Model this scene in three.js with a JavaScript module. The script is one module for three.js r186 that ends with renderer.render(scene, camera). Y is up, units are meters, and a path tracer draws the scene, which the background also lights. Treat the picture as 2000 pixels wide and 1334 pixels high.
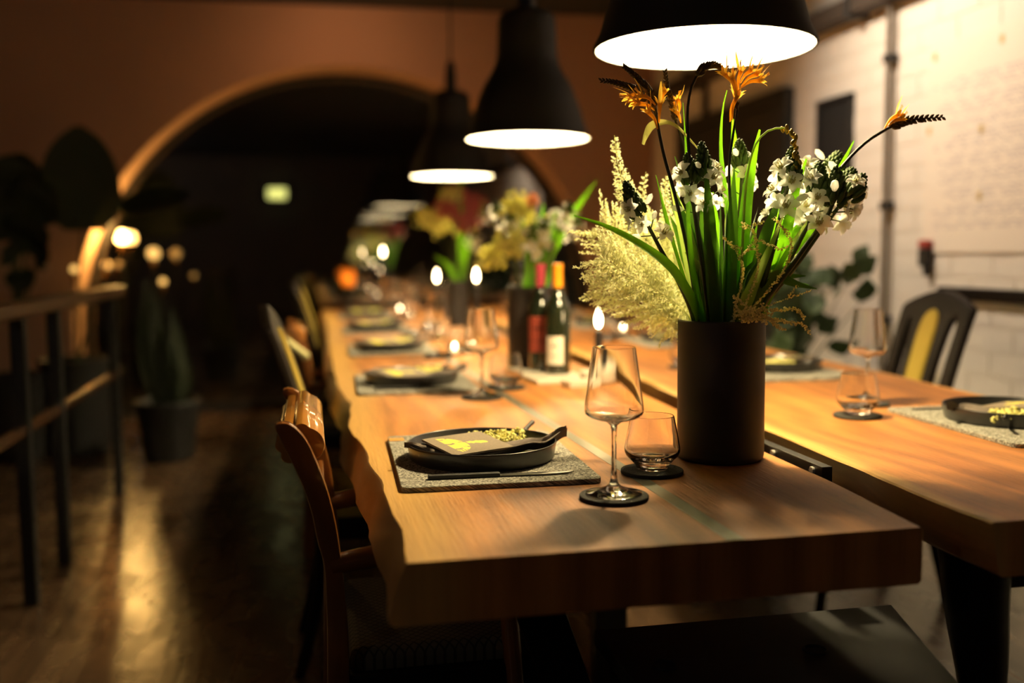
import * as THREE from 'three';
import { mergeGeometries, toCreasedNormals } from 'three/addons/utils/BufferGeometryUtils.js';
import { RoundedBoxGeometry } from 'three/addons/geometries/RoundedBoxGeometry.js';

// ---------------------------------------------------------------- camera, light level
const scene = new THREE.Scene();
scene.background = new THREE.Color(0.0006, 0.0007, 0.001);          // night outside the window
const camera = new THREE.PerspectiveCamera(37.88, 2000 / 1334, 0.05, 60);
camera.position.set(0, 1.13, 0);
camera.rotation.order = 'YXZ';
camera.rotation.set(-5.1 * Math.PI / 180, -11.35 * Math.PI / 180, -0.5 * Math.PI / 180);
camera.focus = 1.70;
camera.userData.fStop = 1.3;
camera.updateMatrixWorld();
const renderer = new THREE.WebGLRenderer({ antialias: true });
renderer.toneMapping = THREE.LinearToneMapping;
renderer.toneMappingExposure = 1.0;
renderer.shadowMap.enabled = true;
const LAMP = { color: new THREE.Color(1.0, 0.78, 0.41), power: 4.2 };
const SPOT_WALL = { color: new THREE.Color(1.0, 0.81, 0.60), power: 12.5 };
const SPOT_ARCH = { color: new THREE.Color(1.0, 0.50, 0.24), power: 0.85 };
const FILL = { color: new THREE.Color(1.0, 0.95, 0.92), power: 0.55 };   // added unseen fill globe behind the camera
const BULB = { color: new THREE.Color(1.0, 0.55, 0.14), power: 1.7 };
const FLAME = { color: new THREE.Color(1.0, 0.6, 0.22), power: 0.05 };

// ---------------------------------------------------------------- helpers
const V = (x, y, z) => new THREE.Vector3(x, y, z);
const PI = Math.PI;
function rng(seed) { let a = seed >>> 0; return () => { a = (a + 0x6D2B79F5) | 0; let t = Math.imul(a ^ (a >>> 15), 1 | a); t = (t + Math.imul(t ^ (t >>> 7), 61 | t)) ^ t; return ((t ^ (t >>> 14)) >>> 0) / 4294967296; }; }
function h2(ix, iy) { let h = Math.imul(ix, 374761393) + Math.imul(iy, 668265263); h = Math.imul(h ^ (h >>> 13), 1274126177); return ((h ^ (h >>> 16)) >>> 0) / 4294967296; }
function vn(x, y) { const ix = Math.floor(x), iy = Math.floor(y), fx = x - ix, fy = y - iy, u = fx * fx * (3 - 2 * fx), v = fy * fy * (3 - 2 * fy); const a = h2(ix, iy), b = h2(ix + 1, iy), c = h2(ix, iy + 1), d = h2(ix + 1, iy + 1); return a + (b - a) * u + (c - a) * v + (a - b - c + d) * u * v; }
function fbm(x, y, o = 4) { let s = 0, a = 0.5, n = 0; for (let i = 0; i < o; i++) { s += a * vn(x, y); n += a; a *= 0.5; x = x * 2.03 + 17.1; y = y * 2.03 + 5.7; } return s / n; }
const clamp = (x, a = 0, b = 1) => Math.min(b, Math.max(a, x));
const mix = (a, b, t) => a + (b - a) * t;
const sstep = (a, b, x) => { const t = clamp((x - a) / (b - a)); return t * t * (3 - 2 * t); };
const toS = (c) => (c <= 0.0031308 ? 12.92 * c : 1.055 * Math.pow(c, 1 / 2.4) - 0.055) * 255;
function texture(w, h, fn, srgb = true) {            // fn(u, v) -> linear [r, g, b] or a number
  const d = new Uint8Array(w * h * 4);
  for (let j = 0; j < h; j++) for (let i = 0; i < w; i++) {
    const c = fn((i + 0.5) / w, (j + 0.5) / h), k = (j * w + i) * 4;
    for (let q = 0; q < 3; q++) { const x = clamp(Array.isArray(c) ? c[q] : c); d[k + q] = Math.round(srgb ? toS(x) : x * 255); }
    d[k + 3] = 255;
  }
  const t = new THREE.DataTexture(d, w, h, THREE.RGBAFormat);
  t.wrapS = t.wrapT = THREE.RepeatWrapping; t.magFilter = THREE.LinearFilter; t.minFilter = THREE.LinearMipmapLinearFilter; t.generateMipmaps = true;
  if (srgb) t.colorSpace = THREE.SRGBColorSpace;
  t.needsUpdate = true;
  return t;
}
const lin = (r, g, b) => new THREE.Color().setRGB(r, g, b);
const std = (o) => new THREE.MeshStandardMaterial(o);
const phy = (o) => new THREE.MeshPhysicalMaterial(o);

const used = {};
function numbered(name) { const k = used[name] = (used[name] ?? -1) + 1; return k ? name + '_' + String(k).padStart(3, '0') : name; }
function shade(o) { o.traverse((m) => { if (m.isMesh) { m.castShadow = m.receiveShadow = true; } }); return o; }
function tag(o, label, category, group) { o.userData = { label, category }; if (group) o.userData.group = group; return o; }
function thing(name, label, category, pos = [0, 0, 0], turn = 0, group) {
  const o = new THREE.Group(); o.name = numbered(name); o.position.set(...pos); o.rotation.y = turn; scene.add(o);
  return tag(o, label, category, group);
}
function part(name, geo, mat, parent, label) { const m = new THREE.Mesh(geo, mat); m.name = name; m.castShadow = m.receiveShadow = true; if (label) m.userData.label = label; parent.add(m); return m; }
function solo(name, geo, mat, label, category, group) { const m = part(numbered(name), geo, mat, scene); return tag(m, label, category, group); }
function struct(name, geo, mat) { const m = part(name, geo, mat, scene); m.userData.kind = 'structure'; return m; }
function copy(root, label, group) { const r = root.clone(); r.name = numbered(root.name.replace(/_\d{3}$/, '')); r.userData = { ...root.userData, label }; if (group) r.userData.group = group; scene.add(r); return r; }
function clean(g) { g = g.index ? g.toNonIndexed() : g; for (const k of Object.keys(g.attributes)) if (!['position', 'normal', 'uv'].includes(k)) g.deleteAttribute(k); if (!g.attributes.normal) g.computeVertexNormals(); if (!g.attributes.uv) g.setAttribute('uv', new THREE.BufferAttribute(new Float32Array(g.attributes.position.count * 2), 2)); return g; }
function merge(list) { return mergeGeometries(list.map(clean), false); }
function box(w, h, d, x = 0, y = 0, z = 0, r = 0.003) { const g = r ? new RoundedBoxGeometry(w, h, d, 2, Math.min(r, w / 2.01, h / 2.01, d / 2.01)) : new THREE.BoxGeometry(w, h, d); g.translate(x, y, z); return g; }
function cyl(r0, r1, h, x, y, z, n = 20) { const g = new THREE.CylinderGeometry(r1, r0, h, n); g.translate(x, y + h / 2, z); return g; }
function lathe(pts, n = 48) { return new THREE.LatheGeometry(pts.map(([r, y]) => new THREE.Vector2(Math.max(r, 0.00001), y)), n); }
// pixel of the photograph (2000 x 1334) to a point in the room
const FPX = 1944;
function ray(px, py) { return V((px - 1000) / FPX, -(py - 667) / FPX, -1).applyQuaternion(camera.quaternion); }
function at(px, py, along) { const d = ray(px, py); return d.multiplyScalar(-along / d.z).add(camera.position); }
function on(px, py, y = 0.75) { const d = ray(px, py); return d.multiplyScalar((y - camera.position.y) / d.y).add(camera.position); }
const VASE = V(0.731, 1.006, -1.70);                                  // centre of the big vase's mouth
function pathOf(list) {                                              // a path that starts below the rim is rooted inside the big vase
  const P = list.map(([x, y, a]) => at(x, y, a)); if (list[0][1] < 640) return P;
  const pull = (p, r, y) => { const d = V(p.x - VASE.x, 0, p.z - VASE.z), l = Math.min(d.length(), r); d.setLength(l || 0.001); return V(VASE.x + d.x, y, VASE.z + d.z); };
  const rim = pull(P[0].clone().lerp(P[1], clamp((1.008 - P[0].y) / (P[1].y - P[0].y))), 0.064, 1.010), low = pull(P[0], 0.042, 0.90);
  return [low, rim, ...P.slice(1)];
}
// tapered tube through points
function tube(pts, r, n = 20, m = 7) {
  const c = new THREE.CatmullRomCurve3(pts, false, 'centripetal'), f = c.computeFrenetFrames(n, false), pos = [], nor = [], uv = [], idx = [];
  const R = typeof r === 'function' ? r : Array.isArray(r) ? (t) => { const k = t * (r.length - 1), i = Math.min(r.length - 2, Math.floor(k)); return mix(r[i], r[i + 1], k - i); } : () => r;
  for (let i = 0; i <= n; i++) {
    const p = c.getPointAt(i / n), rr = R(i / n);
    for (let j = 0; j <= m; j++) { const a = j / m * 2 * PI, d = f.normals[i].clone().multiplyScalar(Math.cos(a)).addScaledVector(f.binormals[i], Math.sin(a)); pos.push(p.x + d.x * rr, p.y + d.y * rr, p.z + d.z * rr); nor.push(d.x, d.y, d.z); uv.push(j / m, i / n); }
  }
  for (let i = 0; i < n; i++) for (let j = 0; j < m; j++) { const a = i * (m + 1) + j, b = a + m + 1; idx.push(a, a + 1, b, b, a + 1, b + 1); }
  for (const [i, s] of [[0, -1], [n, 1]]) {
    const p = c.getPointAt(i / n), t = f.tangents[i], k = pos.length / 3; pos.push(p.x, p.y, p.z); nor.push(t.x * s, t.y * s, t.z * s); uv.push(0.5, i / n);
    for (let j = 0; j < m; j++) { const a = i * (m + 1) + j; s > 0 ? idx.push(k, a, a + 1) : idx.push(k, a + 1, a); }
  }
  const g = new THREE.BufferGeometry(); g.setAttribute('position', new THREE.Float32BufferAttribute(pos, 3)); g.setAttribute('normal', new THREE.Float32BufferAttribute(nor, 3)); g.setAttribute('uv', new THREE.Float32BufferAttribute(uv, 2)); g.setIndex(idx);
  return g;
}
// a leaf blade: folded strip with a width per point; face turns the surface's normal round the axis
function blade(pts, w, face = V(0, 0.2, 1), fold = 0.25, n = 18, twist = 0) {
  const c = new THREE.CatmullRomCurve3(pts, false, 'centripetal'), pos = [], uv = [], idx = [];
  for (let i = 0; i <= n; i++) {
    const t = i / n, p = c.getPointAt(t), tan = c.getTangentAt(t), k = t * (w.length - 1), q = Math.min(w.length - 2, Math.floor(k)), ww = Math.max(0.0003, mix(w[q], w[q + 1], k - q)) / 2;
    const f = face.clone().applyAxisAngle(tan, twist * t), s = tan.clone().cross(f).normalize(), nn = s.clone().cross(tan).normalize();
    const L = p.clone().addScaledVector(s, -ww), R = p.clone().addScaledVector(s, ww), M = p.clone().addScaledVector(nn, -fold * ww);
    for (const [v, x] of [[L, 0], [M, 0.5], [R, 1]]) { pos.push(v.x, v.y, v.z); uv.push(x, t); }
  }
  for (let i = 0; i < n; i++) for (let j = 0; j < 2; j++) { const a = i * 3 + j, b = a + 3; idx.push(a, a + 1, b, b, a + 1, b + 1); }
  const g = new THREE.BufferGeometry(); g.setAttribute('position', new THREE.Float32BufferAttribute(pos, 3)); g.setAttribute('uv', new THREE.Float32BufferAttribute(uv, 2)); g.setIndex(idx); g.computeVertexNormals();
  return g;
}
function extrude(shape, depth, bevel = 0.002, seg = 24) { return new THREE.ExtrudeGeometry(shape, { depth: Math.max(0.0001, depth - 2 * bevel), bevelEnabled: bevel > 0, bevelThickness: bevel, bevelSize: bevel, bevelOffset: -bevel, bevelSegments: 2, curveSegments: seg }).translate(0, 0, bevel); }
function poly(pts) { const s = new THREE.Shape(); pts.forEach(([x, y], i) => (i ? s.lineTo(x, y) : s.moveTo(x, y))); s.closePath(); return s; }

// ---------------------------------------------------------------- materials
const M = {};
M.white = std({ color: lin(0.80, 0.78, 0.74), roughness: 0.85 });
M.black = std({ color: lin(0.012, 0.011, 0.011), roughness: 0.55 });
M.blackMetal = std({ color: lin(0.026, 0.025, 0.024), roughness: 0.42, metalness: 0.3 });
M.steel = std({ color: lin(0.62, 0.58, 0.52), roughness: 0.3, metalness: 1 });
M.brass = std({ color: lin(0.75, 0.5, 0.2), roughness: 0.22, metalness: 1 });
M.glass = phy({ color: 0xffffff, transmission: 1, thickness: 0.01, roughness: 0, ior: 1.55 });
M.pane = phy({ color: 0xffffff, transmission: 1, thickness: 0, roughness: 0, ior: 1.7 });
M.darkWood = phy({ color: lin(0.008, 0.0045, 0.003), roughness: 0.5, specularIntensity: 0.3 });
M.litCrestWood = phy({ color: lin(0.52, 0.21, 0.03), roughness: 0.3, clearcoat: 1, clearcoatRoughness: 0.06 });  // chair wood lightened so the crest looks lit
M.shadedAmberWood = phy({ color: lin(0.20, 0.066, 0.011), roughness: 0.35, clearcoat: 1, clearcoatRoughness: 0.08, map: null });  // same chair wood darkened, shade put into the colour
M.yellowCloth = std({ color: lin(0.42, 0.30, 0.04), roughness: 0.9 });
const wax = (r, g, b) => std({ color: lin(r, g, b), roughness: 0.45 });
const leafy = (r, g, b, tr = 0.45, ro = 0.9) => phy({ color: lin(r, g, b), roughness: ro, transmission: tr, thickness: 0, side: THREE.DoubleSide });
M.leaf = leafy(0.15, 0.42, 0.006, 0.55);
M.leafDark = leafy(0.055, 0.15, 0.006, 0.4);
M.leafPale = leafy(0.36, 0.48, 0.09, 0.4);
M.stem = std({ color: lin(0.045, 0.06, 0.012), roughness: 0.6 });
M.stemDark = std({ color: lin(0.03, 0.022, 0.012), roughness: 0.6 });
M.budGreen = std({ color: lin(0.065, 0.11, 0.015), roughness: 0.7 });
M.budDark = std({ color: lin(0.09, 0.052, 0.02), roughness: 0.6 });
M.petal = leafy(0.96, 0.96, 0.92, 0.6);
M.orange = leafy(0.96, 0.60, 0.07, 0.4);
M.fern = leafy(0.86, 0.86, 0.52, 0.4);
M.fernDull = leafy(0.86, 0.84, 0.36, 0.6);
M.dry = leafy(0.98, 0.90, 0.50, 0.55, 0.7);
M.pink = leafy(0.46, 0.09, 0.10, 0.3);
M.peach = leafy(0.85, 0.42, 0.22, 0.3);
M.ivory = std({ color: lin(0.75, 0.68, 0.55), roughness: 0.5 });
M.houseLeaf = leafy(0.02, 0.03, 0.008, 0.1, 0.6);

// ---------------------------------------------------------------- room
const WX = 2.5, BZ = -7.1, CEIL = 2.83, LX = -3.4, FZ = 3.0;
const floorTex = texture(1024, 1024, (u, v) => { const x = u * 4, y = v * 4, b = Math.floor(y / 0.14), g = fbm(x * 2 + b * 7.3, y * 40, 4), t = 0.7 + 0.5 * h2(b, 3), k = 0.55 + 0.9 * g; const gap = Math.abs(y / 0.14 - b - 0.5) > 0.487 ? 0.4 : 1; return [0.075 * t * k * gap, 0.044 * t * k * gap, 0.024 * t * k * gap]; });
floorTex.repeat.set(0.25, 0.25);
const floorBump = texture(1024, 1024, (u, v) => 0.5 * fbm(u * 14, v * 90, 3) + 0.5 * fbm(u * 60, v * 60, 3), false);
floorBump.repeat.set(0.25, 0.25);
const floorRough = texture(512, 512, (u, v) => 0.16 + 0.20 * fbm(u * 30, v * 60, 4), false);
floorRough.repeat.set(0.25, 0.25);
{
  const g = new THREE.BoxGeometry(WX - LX + 0.6, 0.1, FZ - BZ + 0.9); g.translate((WX + LX) / 2, -0.05, (FZ + BZ) / 2 - 0.15);
  const p = g.attributes.position, uv = g.attributes.uv; for (let i = 0; i < p.count; i++) uv.setXY(i, p.getZ(i), p.getX(i));
  struct('floor', g, std({ map: floorTex, bumpMap: floorBump, bumpScale: 0.002, roughnessMap: floorRough, roughness: 1 }));
}
const plaster = texture(512, 512, (u, v) => fbm(u * 40, v * 40, 4), false);
const plasterMat = (r, g, b) => std({ color: lin(r, g, b), roughness: 0.9, bumpMap: plaster, bumpScale: 0.004 });
struct('ceiling', box(WX - LX + 0.6, 0.1, FZ - BZ + 0.9, (WX + LX) / 2, CEIL + 0.05, (FZ + BZ) / 2 - 0.15, 0), std({ color: lin(0.03, 0.028, 0.026), roughness: 0.9 }));
// wall with the round-arched window
const ARC = { x: 0.274, y: 0.58, r: 1.848 };
{
  const s = new THREE.Shape(), a0 = Math.asin(ARC.y / ARC.r), half = ARC.r * Math.cos(a0);
  s.moveTo(LX - 0.2, 0); s.lineTo(ARC.x - half, 0);
  s.absarc(ARC.x, ARC.y, ARC.r, PI + a0, -a0, true);
  s.lineTo(WX + 0.2, 0); s.lineTo(WX + 0.2, CEIL); s.lineTo(LX - 0.2, CEIL); s.closePath();
  const g = new THREE.ExtrudeGeometry(s, { depth: 0.36, bevelEnabled: true, bevelThickness: 0.008, bevelSize: 0.008, bevelOffset: -0.008, bevelSegments: 2, curveSegments: 96 });
  g.translate(0, 0, BZ - 0.368);
  struct('wall_back', g, plasterMat(0.50, 0.30, 0.19));
  const wz = BZ - 0.33, w = new THREE.Group(); w.name = 'window_1'; w.userData.kind = 'structure'; scene.add(w);
  const d = new THREE.Shape(); d.moveTo(ARC.x - half, 0); d.absarc(ARC.x, ARC.y, ARC.r - 0.002, PI + a0, -a0, true); d.closePath();
  const pg = new THREE.ExtrudeGeometry(d, { depth: 0.008, bevelEnabled: false, curveSegments: 80 }); pg.translate(0, 0, wz - 0.02);
  part('pane', pg, M.pane, w); part('pane', pg.clone().translate(0, 0, -0.024), M.pane, w);
  const ring = []; for (let i = 0; i <= 60; i++) { const a = mix(PI + a0, -a0, i / 60); ring.push(V(ARC.x + (ARC.r - 0.025) * Math.cos(a), ARC.y + (ARC.r - 0.025) * Math.sin(a), wz - 0.016)); }
  part('window_frame', tube(ring, 0.025, 90, 8), M.blackMetal, w);
  part('window_rail', box(2 * half - 0.05, 0.06, 0.06, ARC.x, 0.03, wz - 0.016), M.blackMetal, w);
}
struct('wall_left', box(0.2, CEIL, FZ - BZ + 0.6, LX - 0.1, CEIL / 2, (FZ + BZ) / 2, 0), plasterMat(0.30, 0.20, 0.14));
struct('wall_front', box(WX - LX + 0.6, CEIL, 0.2, (WX + LX) / 2, CEIL / 2, FZ + 0.1, 0), plasterMat(0.25, 0.18, 0.13));
// night outside: a yard wall with one lit bulkhead lamp
struct('ground_outside', box(9, 0.1, 5, 0, -0.1, -9.9, 0), std({ color: lin(0.006, 0.006, 0.007), roughness: 0.8 }));
struct('wall_outside', box(9, 5, 0.2, 0, 2.4, -12.2, 0), std({ color: lin(0.004, 0.004, 0.005), roughness: 0.9 }));
// white painted brick wall
{
  const w = new THREE.Group(); w.name = 'wall_right'; w.userData.kind = 'structure'; scene.add(w);
  const paint = texture(512, 512, (u, v) => { const k = 0.93 + 0.09 * fbm(u * 60, v * 60, 4); return [0.80 * k, 0.74 * k, 0.66 * k]; });
  const mat = std({ map: paint, roughness: 0.7, bumpMap: plaster, bumpScale: 0.003 });
  part('mortar', box(0.25, CEIL, FZ - BZ + 0.5, WX + 0.1275, CEIL / 2, (FZ + BZ) / 2, 0), mat, w);
  const bh = 0.0925, bl = 0.25, j = 0.004, R = rng(5), rest = [];
  const shapes = [0, 1, 2, 3].map((k) => { const g = new THREE.BoxGeometry(0.018, bh - j, bl - j), p = g.attributes.position; for (let i = 0; i < p.count; i++) if (p.getX(i) < 0) { p.setY(i, p.getY(i) - Math.sign(p.getY(i)) * (0.002 + 0.0008 * k)); p.setZ(i, p.getZ(i) - Math.sign(p.getZ(i)) * (0.002 + 0.0008 * (3 - k))); } const f = toCreasedNormals(g.toNonIndexed(), 0.2); const q = f.attributes.uv; for (let i = 0; i < q.count; i++) q.setXY(i, q.getX(i) * 0.5 + 0.13 * k, q.getY(i) * 0.2 + 0.21 * k); return f; });
  for (let r = 0; r < 30; r++) for (let i = 0; i < 42; i++) {
    const z = FZ - 0.3 - i * bl - (r % 2) * bl / 2, y = (r + 0.5) * bh; if (y > CEIL - 0.06) continue;
    const k = Math.floor(R() * 4), dx = R() * 0.0016 - 0.0008;
    if (z < -2.9 && z > -5.1 && y > 0.55 && y < 2.2) part('brick', shapes[k], mat, w).position.set(WX + 0.008 + dx, y, z);
    else if (z < -2.2) rest.push(shapes[k].clone().translate(WX + 0.008 + dx, y, z));
  }
  const b = part('brickwork', merge(rest), mat, w); b.userData.kind = 'stuff';
}
// dark double door in the brick wall, pipes, rail
{
  const d = new THREE.Group(); d.name = 'door_1'; d.userData.kind = 'structure'; scene.add(d);
  const m = std({ color: lin(0.02, 0.02, 0.017), roughness: 0.6 });
  part('door_frame', merge([box(0.06, 1.98, 0.07, WX - 0.025, 0.99, -4.93), box(0.06, 1.98, 0.07, WX - 0.025, 0.99, -6.45), box(0.06, 0.07, 1.52, WX - 0.025, 1.945, -5.69)]), m, d);
  for (const z of [-5.32, -6.06]) { const l = part('door_leaf', box(0.04, 1.9, 0.735, WX - 0.02, 0.955, z), m, d); part('door_handle', box(0.05, 0.02, 0.12, WX - 0.07, 1.0, z + (z > -5.7 ? -0.28 : 0.28), 0.008), M.steel, l); }
}
{
  const t = thing('wall_pipe', 'thin dark vertical pipe clamped to the white brick wall', 'pipe');
  part('pipe', cyl(0.014, 0.014, 2.2, WX - 0.035, 0, -3.97), std({ color: lin(0.12, 0.09, 0.06), roughness: 0.5 }), t);
  for (const y of [0.35, 0.82, 1.32, 1.95]) part('clamp', box(0.05, 0.035, 0.05, WX - 0.03, y, -3.97, 0.006), M.blackMetal, t);
  const u = thing('cable_duct', 'dark horizontal duct running high along the white brick wall', 'duct');
  part('duct', box(0.10, 0.085, 6.6, WX - 0.052, 2.225, -3.76, 0.01), std({ color: lin(0.05, 0.035, 0.025), roughness: 0.7 }), u);
  for (const z of [-6.2, -5.2, -4.2, -3.2]) part('hanger', box(0.12, 0.12, 0.03, WX - 0.055, 2.225, z, 0.004), M.blackMetal, u);
  const s = thing('conduit', 'short dark conduit above the dark double door', 'pipe');
  part('pipe', cyl(0.02, 0.02, 0.2, WX - 0.03, 1.985, -6.04), M.blackMetal, s);
  const r = thing('chair_rail', 'dark wooden rail fixed along the white brick wall behind the high-backed chair', 'rail');
  part('rail', box(0.035, 0.05, 3.3, WX - 0.015, 0.955, -1.95, 0.008), M.darkWood, r);
}
{ // framed picture, written sheets, bracket
  const t = thing('picture_frame', 'small black picture frame hung on the white brick wall', 'picture frame', [WX - 0.012, 1.66, -4.46]);
  part('frame', merge([box(0.03, 0.40, 0.025, 0, 0, 0.1475), box(0.03, 0.40, 0.025, 0, 0, -0.1475), box(0.03, 0.025, 0.32, 0, 0.1875, 0), box(0.03, 0.025, 0.32, 0, -0.1875, 0)]), M.black, t);
  part('picture', box(0.01, 0.375, 0.295, 0.004, 0, 0, 0.001), std({ color: lin(0.008, 0.008, 0.008), roughness: 0.8 }), t);
  const R = rng(77);
  const W = 512, H = 1024, ink = new Float32Array(W * H);
  const scribble = (x0, x1, y, hgt) => { let x = x0; while (x < x1) { const wl = 14 + R() * 46; for (let i = 0; i < wl && x + i < x1; i++) for (let q = 0; q < 3; q++) { const yy = Math.round(y + Math.sin((x + i) * (0.5 + 0.2 * Math.sin(x))) * hgt * (0.4 + 0.6 * vn((x + i) * 0.1, y)) + q); if (yy >= 0 && yy < H) ink[yy * W + Math.round(x + i)] = 1; } x += wl + 10 + R() * 8; } };
  for (const [x0, x1, a] of [[28, 225, 300], [270, 500, 190]]) for (let y = a, b = 0; y < 930; b++) { const n = 2 + Math.floor(R() * 3); for (let k = 0; k < n && y < 940; k++, y += 21) scribble(x0 + R() * 14, x1 - R() * 60, y, 7); y += 18; }
  const paper = texture(W, H, (u, v) => { const i = Math.min(W - 1, Math.floor((1 - u) * W)), j = Math.min(H - 1, Math.floor((1 - v) * H)), k = ink[j * W + i], g = 0.97 + 0.04 * vn(u * 200, v * 400); return k ? [0.15 * g, 0.12 * g, 0.22 * g] : [0.82 * g, 0.74 * g, 0.64 * g]; });
  const s = thing('notice_sheet', 'large paper sheet of blue handwritten columns on the white brick wall', 'poster', [WX - 0.006, 1.53, -3.08]);
  const g = new THREE.BoxGeometry(0.003, 0.83, 1.30, 1, 6, 8), p = g.attributes.position, uv = g.attributes.uv;
  for (let i = 0; i < p.count; i++) { uv.setXY(i, p.getZ(i) / 1.3 + 0.5, p.getY(i) / 0.83 + 0.5); p.setX(i, p.getX(i) - 0.004 * Math.abs(Math.sin(p.getZ(i) * 9))); }
  g.computeVertexNormals();
  const tx = paper; tx.repeat.set(1, 1);
  part('sheet', g, std({ map: tx, roughness: 0.8 }), s);
  for (const [y, z] of [[0.37, -0.6], [0.36, -0.2], [0.08, -0.625], [0.05, -0.3], [-0.2, -0.3], [-0.38, -0.62]]) part('tape', box(0.002, 0.03, 0.022, -0.006, y, z, 0.0006), std({ color: lin(0.6, 0.45, 0.2), roughness: 0.5 }), s);
  const b = thing('wall_bracket', 'small black bottle opener bracket with red top on the brick wall', 'bracket', [WX - 0.03, 1.10, -3.68]);
  part('body', merge([box(0.045, 0.075, 0.05, 0, -0.005, 0, 0.01), box(0.03, 0.05, 0.025, 0.005, -0.055, 0.005, 0.008)]), M.blackMetal, b);
  part('cap', box(0.05, 0.035, 0.05, 0, 0.05, 0, 0.012), std({ color: lin(0.35, 0.03, 0.02), roughness: 0.4 }), b, 'red cap');
}

// ---------------------------------------------------------------- tables
const T1 = { xl: [[-1.19, 0.106], [-1.38, 0.108], [-1.61, 0.104], [-1.87, 0.091], [-2.21, 0.072], [-2.55, 0.088], [-2.89, 0.064], [-3.94, 0.061], [-5.2, 0.072], [-7.0, 0.067]], xr: [[-1.19, 0.813], [-1.5, 0.834], [-1.75, 0.836], [-2.2, 0.856], [-3.0, 0.885], [-7, 0.90]] };
const T2 = { xl: [[-1.2, 0.919], [-1.51, 0.925], [-1.95, 0.944], [-2.41, 0.938], [-2.82, 0.962], [-3.6, 0.972], [-7, 0.985]], xr: [[-1.2, 1.69], [-2.1, 1.70], [-2.88, 1.735], [-7, 1.75]] };
const lerpAt = (list, z) => { if (z >= list[0][0]) return list[0][1]; for (let i = 1; i < list.length; i++) if (z >= list[i][0]) { const [a, x] = list[i - 1], [b, y] = list[i]; return mix(x, y, sstep(0, 1, (z - a) / (b - a)) * 0.5 + 0.5 * (z - a) / (b - a)); } return list[list.length - 1][1]; };
function slabGeo(T, bl, br, seed, x0, wd) {
  const N = 150, zA = -1.2, zB = -6.98, y = 0.75, h = 0.08, rings = [];
  for (let i = 0; i <= N; i++) {
    const z = mix(zA, zB, i / N), w1 = (fbm(z * 9, seed, 3) - 0.5) * 0.012, w2 = (fbm(z * 9, seed + 9, 3) - 0.5) * 0.01, xl = lerpAt(T.xl, z) + w1 * (bl !== 0 ? 1 : 0.1), xr = lerpAt(T.xr, z) + w2 * (br !== 0 ? 0.6 : 0.1), q = (fbm(z * 5, seed + 4, 3) - 0.5) * 0.03;
    rings.push([[xl + 0.003, y], [xr - 0.003, y], [xr, y - 0.003], [xr + br * 0.6, y - 0.04], [xr + br, y - h + 0.005], [xr + br - 0.005, y - h], [xl - bl + 0.005, y - h], [xl - bl + q * 0.3, y - h + 0.005], [xl - bl * 0.55 + q * 0.4, y - 0.04], [xl, y - 0.003]].map(([a, b]) => V(a, b, z)));
  }
  const pos = [], uv = [], put = (p) => { pos.push(p.x, p.y, p.z); uv.push(-p.z / 7, (p.x - x0 + (0.75 - p.y) * 0.5) / wd); }, n = rings[0].length;
  for (let i = 0; i < N; i++) for (let k = 0; k < n; k++) { const a = rings[i][k], b = rings[i][(k + 1) % n], c = rings[i + 1][(k + 1) % n], d = rings[i + 1][k]; [a, b, c, a, c, d].forEach(put); }
  const end = (p) => { pos.push(p.x, p.y, p.z); uv.push(-p.z / 7 + (0.75 - p.y) * 0.03, (p.x - x0) / wd); };
  for (let k = 1; k < n - 1; k++) { [rings[0][0], rings[0][k + 1], rings[0][k]].forEach(end); [rings[N][0], rings[N][k], rings[N][k + 1]].forEach(end); }
  const g = new THREE.BufferGeometry(); g.setAttribute('position', new THREE.Float32BufferAttribute(pos, 3)); g.setAttribute('uv', new THREE.Float32BufferAttribute(uv, 2));
  return toCreasedNormals(g, 0.6);
}
function slabTex(T, x0, wd, seed, both) {
  return texture(2048, 512, (u, v) => {
    const z = -u * 7, a = u * 7, x = x0 + v * wd, s = seed * 31.7;
    const warp = fbm(a * 0.9 + s, x * 3, 3) * 2.2;
    const ring = 0.5 + 0.5 * Math.sin((x * 13 + warp * 1.6 + fbm(a * 2 + s, x * 20, 2) * 0.6) * 6.283);
    const big = fbm(a * 1.1 + s, x * 6 + s, 4), fine = fbm(a * 9 + s, x * 160, 3), pore = vn(a * 55 + s, x * 620), curl = vn(a * 11 + x * 5 + s, x * 2.2 + s);
    let k = 0.58 + 0.34 * big + 0.18 * ring + 0.26 * (fine - 0.5) + 0.16 * (curl - 0.5) - (pore > 0.78 ? 0.14 : 0);
    const t = clamp(0.15 + 1.1 * (big - 0.25) + 0.22 * (ring - 0.5));
    let c = [mix(0.33, 0.60, t) * k, mix(0.110, 0.255, t) * k, mix(0.022, 0.062, t) * k];
    const wob = (fbm(a * 3 + s, 3.3, 3) - 0.5) * 0.05, dl = x - lerpAt(T.xl, z), dr = lerpAt(T.xr, z) - x;
    let sap = 1 - sstep(both ? 0.02 : 0.03, both ? 0.055 : 0.115, dl + wob * 1.4); if (both) sap = Math.max(sap, 0.6 * (1 - sstep(0.005, 0.03, dr + wob * 0.5)));
    const sk = 0.8 + 0.3 * fine;
    return [mix(c[0], 0.62 * sk, sap * 0.85), mix(c[1], 0.36 * sk, sap * 0.85), mix(c[2], 0.10 * sk, sap * 0.85)];
  });
}
const woodBump = texture(1024, 512, (u, v) => fbm(u * 160, v * 500, 3), false);
const tableMat = (T, x0, wd, seed, both) => std({ map: slabTex(T, x0, wd, seed, both), roughness: 0.48, bumpMap: woodBump, bumpScale: 0.0006 });
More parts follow.
